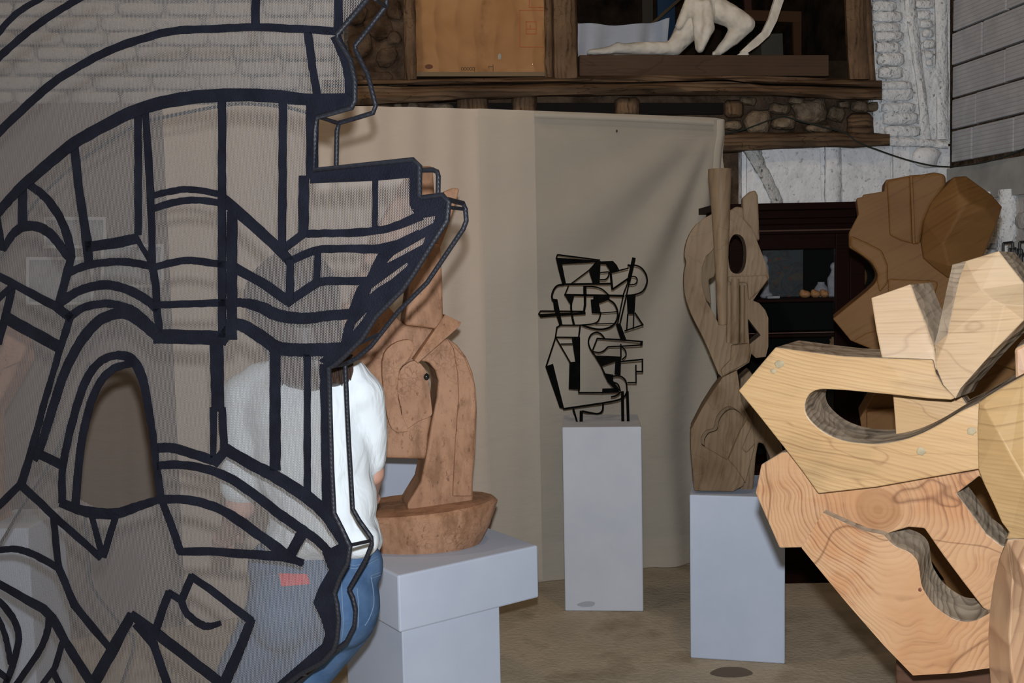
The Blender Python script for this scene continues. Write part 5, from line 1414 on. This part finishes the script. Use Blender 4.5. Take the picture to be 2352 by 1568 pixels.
# ------------------------------------------------------------------ loft: plaster figure, sheet, lumber
zL = zf - 0.02
LO = Plane(WALL.p0 + Wn * 0.42, Wn)
plas = mottled('cream_plaster', (0.70, 0.64, 0.54), (0.86, 0.81, 0.71), 10, 0.7, 0.8, 0.05, 8)
K = 6.3 / FPX
def L_(x, y, d=0.0): return LO.at(x, y, d)
sta = [('c', L_(1352, 120), L_(1400, 116), 7 * K, 10 * K), ('c', L_(1400, 116), L_(1420, 108), 10 * K, 12 * K), ('c', L_(1410, 112), L_(1480, 110), 11 * K, 15 * K), ('c', L_(1480, 110), L_(1552, 112), 15 * K, 17 * K),
       ('c', L_(1552, 106), L_(1588, 56), 21 * K, 33 * K), ('c', L_(1588, 56), L_(1612, 2), 33 * K, 40 * K), ('c', L_(1612, 0), L_(1618, -70), 36 * K, 32 * K), ('c', L_(1618, -70), L_(1610, -170), 34 * K, 46 * K),
       ('e', L_(1606, -235), (0.085, 0.1, 0.12)), ('c', L_(1608, -190), L_(1606, -215), 18 * K, 17 * K),
       ('c', L_(1630, 15, -0.05), L_(1680, 38, -0.1), 31 * K, 26 * K), ('c', L_(1680, 38, -0.1), L_(1714, 56, -0.13), 26 * K, 21 * K), ('c', L_(1712, 58, -0.13), L_(1682, 88, -0.08), 20 * K, 19 * K), ('c', L_(1682, 88, -0.08), L_(1654, 116, -0.05), 17 * K, 12 * K),
       ('c', L_(1650, 120, -0.05), L_(1640, 124, -0.08), 9 * K, 7 * K),
       ('c', L_(1572, -150), L_(1530, -70), 14 * K, 12 * K), ('c', L_(1530, -70), L_(1570, -20, -0.15), 12 * K, 9 * K), ('c', L_(1650, -150), L_(1700, -80), 14 * K, 12 * K), ('c', L_(1700, -80), L_(1760, -60, -0.1), 12 * K, 9 * K)]
stat = thing('plaster_figure', (L_(1600, 125).x, L_(1600, 125).y, zL), 'cream plaster statue of a kneeling figure in the loft opening', 'statue')
blob('body', sta, plas, stat, 0.014, 4)
blob('drape', [('c', L_(1600, 10, -0.1), L_(1606, 110, -0.1), 14 * K, 10 * K), ('c', L_(1622, 10, -0.13), L_(1628, 66, -0.14), 13 * K, 14 * K), ('c', L_(1626, 66, -0.14), L_(1608, 114, -0.12), 14 * K, 9 * K), ('c', L_(1585, 5, -0.08), L_(1560, 60, -0.06), 14 * K, 10 * K), ('c', L_(1640, -10, -0.1), L_(1634, 40, -0.12), 12 * K, 8 * K)], plas, stat, 0.012, 2)
st_pts = [(1800, -60), (1790, 0), (1776, 44), (1760, 76), (1736, 98), (1706, 122)]
stroke('plaster_staff', st_pts, [20, 20, 19, 18, 18, 12], LO, -0.14, 0.03, plas, stat)
slab('staff_foot', [(1696, 124), (1710, 116), (1722, 124), (1718, 127), (1698, 127)], LO, -0.16, 0.07, plas, stat, bev=0.004)
# white sheet behind the figure
SH = Plane(WALL.p0 + Wn * 0.95, Wn)
V, F = [], []
topl = cr([(1318, 50), (1345, 54), (1400, 57), (1460, 56), (1505, 50), (1536, 42)], 4)
for i, (x, y) in enumerate(topl):
    for j in range(7):
        t = j / 6
        tp_ = SH.at(x, y)
        V.append(Vector((tp_.x, tp_.y, tp_.z + (zL + 0.002 - tp_.z) * t)) + Wn * (0.06 * math.sin(i * 0.9) * (0.4 + t) + 0.10 * math.sin(t * 2.2)))
for i in range(len(topl) - 1):
    for j in range(6):
        F.append((i * 7 + j, i * 7 + j + 1, i * 7 + j + 8, i * 7 + j + 7))
sh_o = obj('hung_sheet', V, F, MAT['sheet'], None, (V[0].x, V[0].y, zL), True)
tag(sh_o, 'sagging grey-white sheet hung behind the plaster statue in the loft', 'sheet')
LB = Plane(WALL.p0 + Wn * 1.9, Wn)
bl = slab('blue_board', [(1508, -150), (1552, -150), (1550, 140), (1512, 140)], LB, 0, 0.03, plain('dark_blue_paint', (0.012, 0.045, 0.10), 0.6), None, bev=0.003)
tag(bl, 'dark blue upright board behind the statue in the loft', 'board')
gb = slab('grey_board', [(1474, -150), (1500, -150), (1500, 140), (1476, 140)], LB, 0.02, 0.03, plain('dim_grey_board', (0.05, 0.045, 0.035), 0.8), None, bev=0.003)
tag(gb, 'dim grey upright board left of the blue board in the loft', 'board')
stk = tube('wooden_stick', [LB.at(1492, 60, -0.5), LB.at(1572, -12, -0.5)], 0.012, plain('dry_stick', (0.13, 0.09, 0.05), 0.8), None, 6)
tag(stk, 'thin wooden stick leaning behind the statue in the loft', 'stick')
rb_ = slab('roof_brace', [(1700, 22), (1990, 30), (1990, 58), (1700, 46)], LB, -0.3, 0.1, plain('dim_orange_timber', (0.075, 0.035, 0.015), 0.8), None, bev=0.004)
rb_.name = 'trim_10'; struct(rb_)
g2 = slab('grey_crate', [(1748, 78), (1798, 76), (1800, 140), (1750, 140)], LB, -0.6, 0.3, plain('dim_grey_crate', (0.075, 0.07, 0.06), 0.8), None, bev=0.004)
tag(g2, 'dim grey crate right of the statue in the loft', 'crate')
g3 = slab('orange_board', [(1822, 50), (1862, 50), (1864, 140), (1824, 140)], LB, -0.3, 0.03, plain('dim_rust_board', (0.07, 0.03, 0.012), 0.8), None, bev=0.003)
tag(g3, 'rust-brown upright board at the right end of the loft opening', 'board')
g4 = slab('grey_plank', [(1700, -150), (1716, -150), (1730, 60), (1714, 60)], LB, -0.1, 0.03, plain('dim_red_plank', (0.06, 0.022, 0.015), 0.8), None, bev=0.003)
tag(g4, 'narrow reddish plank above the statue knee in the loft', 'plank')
# ------------------------------------------------------------------ person seen from behind, through and beside the mesh
PY = 2.74
def Q(px, py, dy=0.0): return P(px, py, PY + dy)
U_ = PY / FPX
skin = plain('skin', (0.48, 0.27, 0.205), 0.5, 0.3)
m, nt, b = new_mat('white_cotton_shirt')
v = coords(nt)
b.inputs['Base Color'].default_value = (0.60, 0.645, 0.67, 1)
b.inputs['Roughness'].default_value = 0.85
b.inputs['Specular IOR Level'].default_value = 0.1
bump(nt, b, noise(nt, coords(nt, (1.6, 1.6, 0.6), (0.2, 0.3, 0)), 9.0, 3, 0.5, 0.8), 0.45, 0.03)
MAT['shirt'] = m
m, nt, b = new_mat('blue_denim')
v = coords(nt)
n1 = noise(nt, v, 7.0, 5, 0.6)
c = ramp(nt, n1, [(0.3, (0.034, 0.072, 0.145)), (0.7, (0.085, 0.145, 0.25))])
nt.links.new(c, b.inputs['Base Color'])
b.inputs['Roughness'].default_value = 0.85
b.inputs['Specular IOR Level'].default_value = 0.1
bump(nt, b, noise(nt, v, 260, 2), 0.3, 0.001)
bump(nt, b, noise(nt, coords(nt, (1, 1, 2)), 9, 3, 0.5, 0.6), 0.3, 0.02)
MAT['denim'] = m
m, nt, b = new_mat('dark_brown_hair')
v = coords(nt, (1, 1, 0.06))
n1 = noise(nt, v, 90.0, 3, 0.6)
c = ramp(nt, n1, [(0.3, (0.012, 0.007, 0.005)), (0.7, (0.055, 0.028, 0.018))])
nt.links.new(c, b.inputs['Base Color'])
b.inputs['Roughness'].default_value = 0.4
bump(nt, b, n1, 0.6, 0.006)
MAT['hair'] = m
ft = Q(600, 2020)
per = thing('person', (ft.x, ft.y, 0), 'person seen from behind in a white short-sleeved shirt and blue jeans', 'person')
def fz(p, z): return Vector((p.x, p.y, z))
HL, HR = Q(655, 1400), Q(800, 1400)
KL, KR = fz(Q(520, 1720, 0.05), 0.46), fz(Q(615, 1720, 0.0), 0.46)
AL, AR = fz(Q(500, 2000, 0.0), 0.085), fz(Q(640, 2000, -0.02), 0.085)
SL, SR = Q(565, 915), Q(822, 910)
EL, ER = Q(552, 1162, 0.0), Q(853, 1085, 0.06)
WL, WR = Q(522, 1225, 0.24), Q(848, 1135, 0.27)
HC = Q(682, 690)
body_parts = [('e', HC, (0.082, 0.098, 0.118)), ('e', HC + Vector((0, 0.03, -0.05)), (0.065, 0.075, 0.075)), ('c', HC + Vector((0, 0.10, -0.015)), HC + Vector((0, 0.115, -0.03)), 0.014, 0.016),
              ('e', HC + Vector((-0.085, 0, -0.01)), (0.012, 0.022, 0.032)), ('e', HC + Vector((0.085, 0, -0.01)), (0.012, 0.022, 0.032)),
              ('c', HC + Vector((0.01, -0.01, -0.1)), Q(698, 880), 0.052, 0.06), ('c', Q(698, 920), Q(715, 1000), 0.08, 0.085), ('c', SL, SR, 0.04, 0.04),
              ('c', Q(715, 1000), Q(735, 1200), 0.085, 0.08), ('c', Q(735, 1200), Q(728, 1370), 0.08, 0.085),
              ('c', SL, EL, 0.042, 0.042), ('c', EL, WL, 0.042, 0.026), ('c', SR, ER, 0.04, 0.038), ('c', ER, WR, 0.037, 0.026),
              ('c', HL, KL, 0.07, 0.05), ('c', HR, KR, 0.07, 0.05), ('c', KL, AL, 0.05, 0.036), ('c', KR, AR, 0.05, 0.036),
              ('c', AL + Vector((0, 0, -0.04)), AL + Vector((-0.02, 0.14, -0.05)), 0.035, 0.028), ('c', AR + Vector((0, 0, -0.04)), AR + Vector((0.02, 0.14, -0.05)), 0.035, 0.028)]
def hand(w, d, side):
    d = d.normalized()
    s = d.cross(Vector((0, 0, 1))).normalized() * side
    up = s.cross(d).normalized()
    pm_ = w + d * 0.05
    out = [('c', w, pm_, 0.026, 0.03), ('c', pm_ - s * 0.018, pm_ - s * 0.02 + d * 0.035, 0.019, 0.015), ('c', pm_ + s * 0.018, pm_ + s * 0.02 + d * 0.035, 0.019, 0.015)]
    for k, ln in enumerate((0.062, 0.072, 0.068, 0.052)):
        r0 = pm_ + d * 0.038 + s * (0.027 - 0.018 * k)
        k1 = r0 + d * ln * 0.5 - up * 0.006
        out += [('c', r0, k1, 0.0092, 0.0088), ('c', k1, k1 + d * ln * 0.4 - up * 0.03, 0.0086, 0.0075)]
    t0 = pm_ - d * 0.02 + s * 0.028
    out += [('c', t0, t0 + d * 0.03 + s * 0.022, 0.0115, 0.010), ('c', t0 + d * 0.03 + s * 0.022, t0 + d * 0.06 + s * 0.024 - up * 0.01, 0.010, 0.008)]
    return out
body_parts += hand(WL, WL - EL, 1) + hand(WR, WR - ER, -1)
blob('body', body_parts, skin, per, 0.0075, 3)
for s_ in (-1, 1):
    e_ = HC + Vector((0.032 * s_, 0.088, 0.005))
    bm = bmesh.new(); bmesh.ops.create_icosphere(bm, subdivisions=2, radius=0.0125)
    bmesh.ops.translate(bm, verts=bm.verts, vec=e_)
    bm_obj('eye', bm, plain('eye_white', (0.75, 0.75, 0.75), 0.2), per, smooth=True)
# shirt
Rf = Matrix.Rotation(0.06, 3, 'Y')
shirt = [('e', Q(695, 945), (0.168, 0.118, 0.14), Rf), ('e', Q(560, 905), (0.055, 0.07, 0.06)), ('e', Q(828, 900), (0.055, 0.07, 0.06)), ('c', Q(600, 880), Q(800, 870), 0.06, 0.06), ('c', Q(660, 850), Q(740, 850), 0.055, 0.055),
         ('e', Q(715, 1050), (0.165, 0.122, 0.17), Rf), ('e', Q(740, 1150), (0.152, 0.122, 0.15)), ('e', Q(742, 1215), (0.156, 0.13, 0.075)), ('c', Q(640, 1245), Q(840, 1235), 0.045, 0.045), ('c', Q(650, 1250, 0.06), Q(840, 1240, 0.06), 0.05, 0.05), ('c', Q(650, 1250, -0.055), Q(830, 1240, -0.055), 0.05, 0.05),
         ('c', Q(560, 910), Q(560, 1040), 0.062, 0.060), ('c', Q(560, 1040), Q(556, 1112), 0.060, 0.060),
         ('c', Q(836, 905), Q(850, 1000, 0.03), 0.056, 0.05), ('c', Q(850, 1000, 0.03), Q(850, 1055, 0.05), 0.048, 0.046)]
blob('shirt', shirt, MAT['shirt'], per, 0.010, 5)
# jeans
jeans = [('e', Q(722, 1320), (0.175, 0.122, 0.095)), ('c', Q(640, 1300), Q(810, 1300), 0.085, 0.085), ('e', Q(655, 1390, -0.045), (0.105, 0.105, 0.125)), ('e', Q(786, 1385, -0.045), (0.104, 0.105, 0.125)), ('c', Q(650, 1400), KL, 0.10, 0.072), ('c', Q(785, 1410), KR, 0.10, 0.072),
         ('c', Q(640, 1290, 0.05), Q(800, 1290, 0.05), 0.07, 0.07), ('c', KL, AL + Vector((0, 0, 0.0)), 0.070, 0.062), ('c', KR, AR + Vector((0, 0, 0.0)), 0.070, 0.062)]
jo_ = blob('jeans', jeans, MAT['denim'], per, 0.010, 5)
# hair
hair = [('e', HC + Vector((0, -0.012, 0.012)), (0.118, 0.118, 0.128)), ('e', Q(668, 680, -0.02), (0.125, 0.10, 0.11)), ('c', Q(690, 740, -0.05), Q(712, 835, -0.075), 0.11, 0.075), ('c', Q(650, 780, -0.06), Q(680, 850, -0.08), 0.06, 0.05), ('c', Q(745, 780, -0.06), Q(765, 850, -0.07), 0.06, 0.045)]
hr = blob('hair', hair, MAT['hair'], per, 0.009, 4)
for k in range(34):                                   # loose strands at the ends
    x = 640 + k * 5.0 + random.uniform(-3, 3)
    L0 = random.uniform(868, 888) if x < 760 else random.uniform(868, 884)
    tube('hair_strand', [Q(x, 815, -0.115), Q(x + random.uniform(-3, 3), 850, -0.128), Q(x + random.uniform(-6, 6), L0, -0.132)], [0.008, 0.0065, 0.0015], MAT['hair'], hr, 5)
# seams, pocket, red tag
thread = plain('seam_thread', (0.13, 0.19, 0.27), 0.8)
def on_surface(px, py, lift=0.002):
    me_ = jo_.data
    r_ = ray(px, py).normalized()
    base = world_loc(jo_)
    okk, loc_, nn, ii = jo_.ray_cast(CAM - base, r_)
    return (loc_ + base - r_ * lift) if okk else Q(px, py, -0.12)
def seam(pts, r_=0.0011, name='seam', mat=thread):
    tube(name, [on_surface(x, y) for x, y in cr(pts, 5)], r_, mat, jo_, 5)
seam([(852, 1322), (868, 1316), (874, 1314)]); seam([(854, 1328), (870, 1322), (875, 1320)])
seam([(852, 1324), (858, 1360), (858, 1390), (848, 1420), (838, 1436)])
seam([(800, 1303), (818, 1305), (845, 1296), (868, 1284)]); seam([(800, 1296), (818, 1298), (845, 1289), (868, 1277)])
seam([(784, 1330), (786, 1380), (788, 1440), (780, 1500)])
seam([(820, 1350), (824, 1400), (822, 1440)])
seam([(590, 1325), (700, 1322), (700, 1390), (660, 1430), (600, 1400), (590, 1325)])
tv, tf = [], []
for jj in range(5):
    for ii in range(9):
        a_, c_ = ii / 8, jj / 4
        tv.append(on_surface(640 + 66 * a_ + 6 * c_, 1316 + 2 * a_ + (30 - 7 * a_) * c_, 0.005))
for jj in range(4):
    for ii in range(8):
        q_ = jj * 9 + ii
        tf.append((q_, q_ + 1, q_ + 10, q_ + 9))
obj('red_tag', tv, tf, plain('red_leather_tag', (0.62, 0.06, 0.07), 0.6), jo_)['label'] = 'red tag'
# shoes
shoe = plain('dark_shoe', (0.03, 0.03, 0.035), 0.5)
for A_ in (AL, AR):
    blob('shoe', [('c', fz(A_ + Vector((0, -0.03, 0)), 0.045), fz(A_ + Vector((0, 0.15, 0)), 0.04), 0.044, 0.039), ('c', fz(A_, 0.045), fz(A_, 0.08), 0.044, 0.04)], shoe, per, 0.008, 3)
# ------------------------------------------------------------------ cable and iron grille
wire = plain('dark_green_cable', (0.02, 0.028, 0.022), 0.6)
cw = [(1640, 310), (1665, 306), (1700, 300), (1740, 286), (1772, 274), (1802, 268), (1840, 279), (1900, 294), (1944, 306), (1968, 325), (2010, 342), (2080, 366), (2140, 380), (2180, 383)]
pts = [WALL.at(x, y, -0.14) for x, y in cr(cw, 4)]
rwp = [(2200, 382), (2250, 375), (2300, 362), (2352, 342), (2420, 310)]
pts += [RWP.at(x, y, -0.05) for x, y in cr(rwp, 3)]
cb_ = tube('cable', pts, 0.0045, wire, None, 6)
tag(cb_, 'thin dark cable strung along the beam and the right wall', 'cable')
iron = plain('black_iron', (0.012, 0.012, 0.014), 0.5, 0.4)
GP = Plane(RC + Rd * 1.1 - Rn * 0.10, (0.12, 0.99, 0))
gp = GP.at(2340, 640)
gr = thing('iron_grille', (gp.x, gp.y, 0), 'black wrought-iron lattice with small rectangles by the right wall', 'grille')
def gbar(a_, b_): tube('bar', [GP.at(*a_), GP.at(*b_)], 0.007, iron, gr, 6)
for (x0, y0, x1, y1) in ((2304, 558, 2326, 586), (2318, 572, 2334, 604), (2330, 574, 2346, 612), (2340, 584, 2360, 622), (2342, 556, 2362, 584)):
    gbar((x0, y0), (x1, y0 - 2)); gbar((x1, y0 - 2), (x1, y1)); gbar((x1, y1), (x0, y1 + 1)); gbar((x0, y1 + 1), (x0, y0))
for x in (2308, 2326, 2344, 2360):
    p_ = GP.at(x, 590)
    tube('bar', [(p_.x, p_.y, 0.0), tuple(p_)], 0.007, iron, gr, 6)
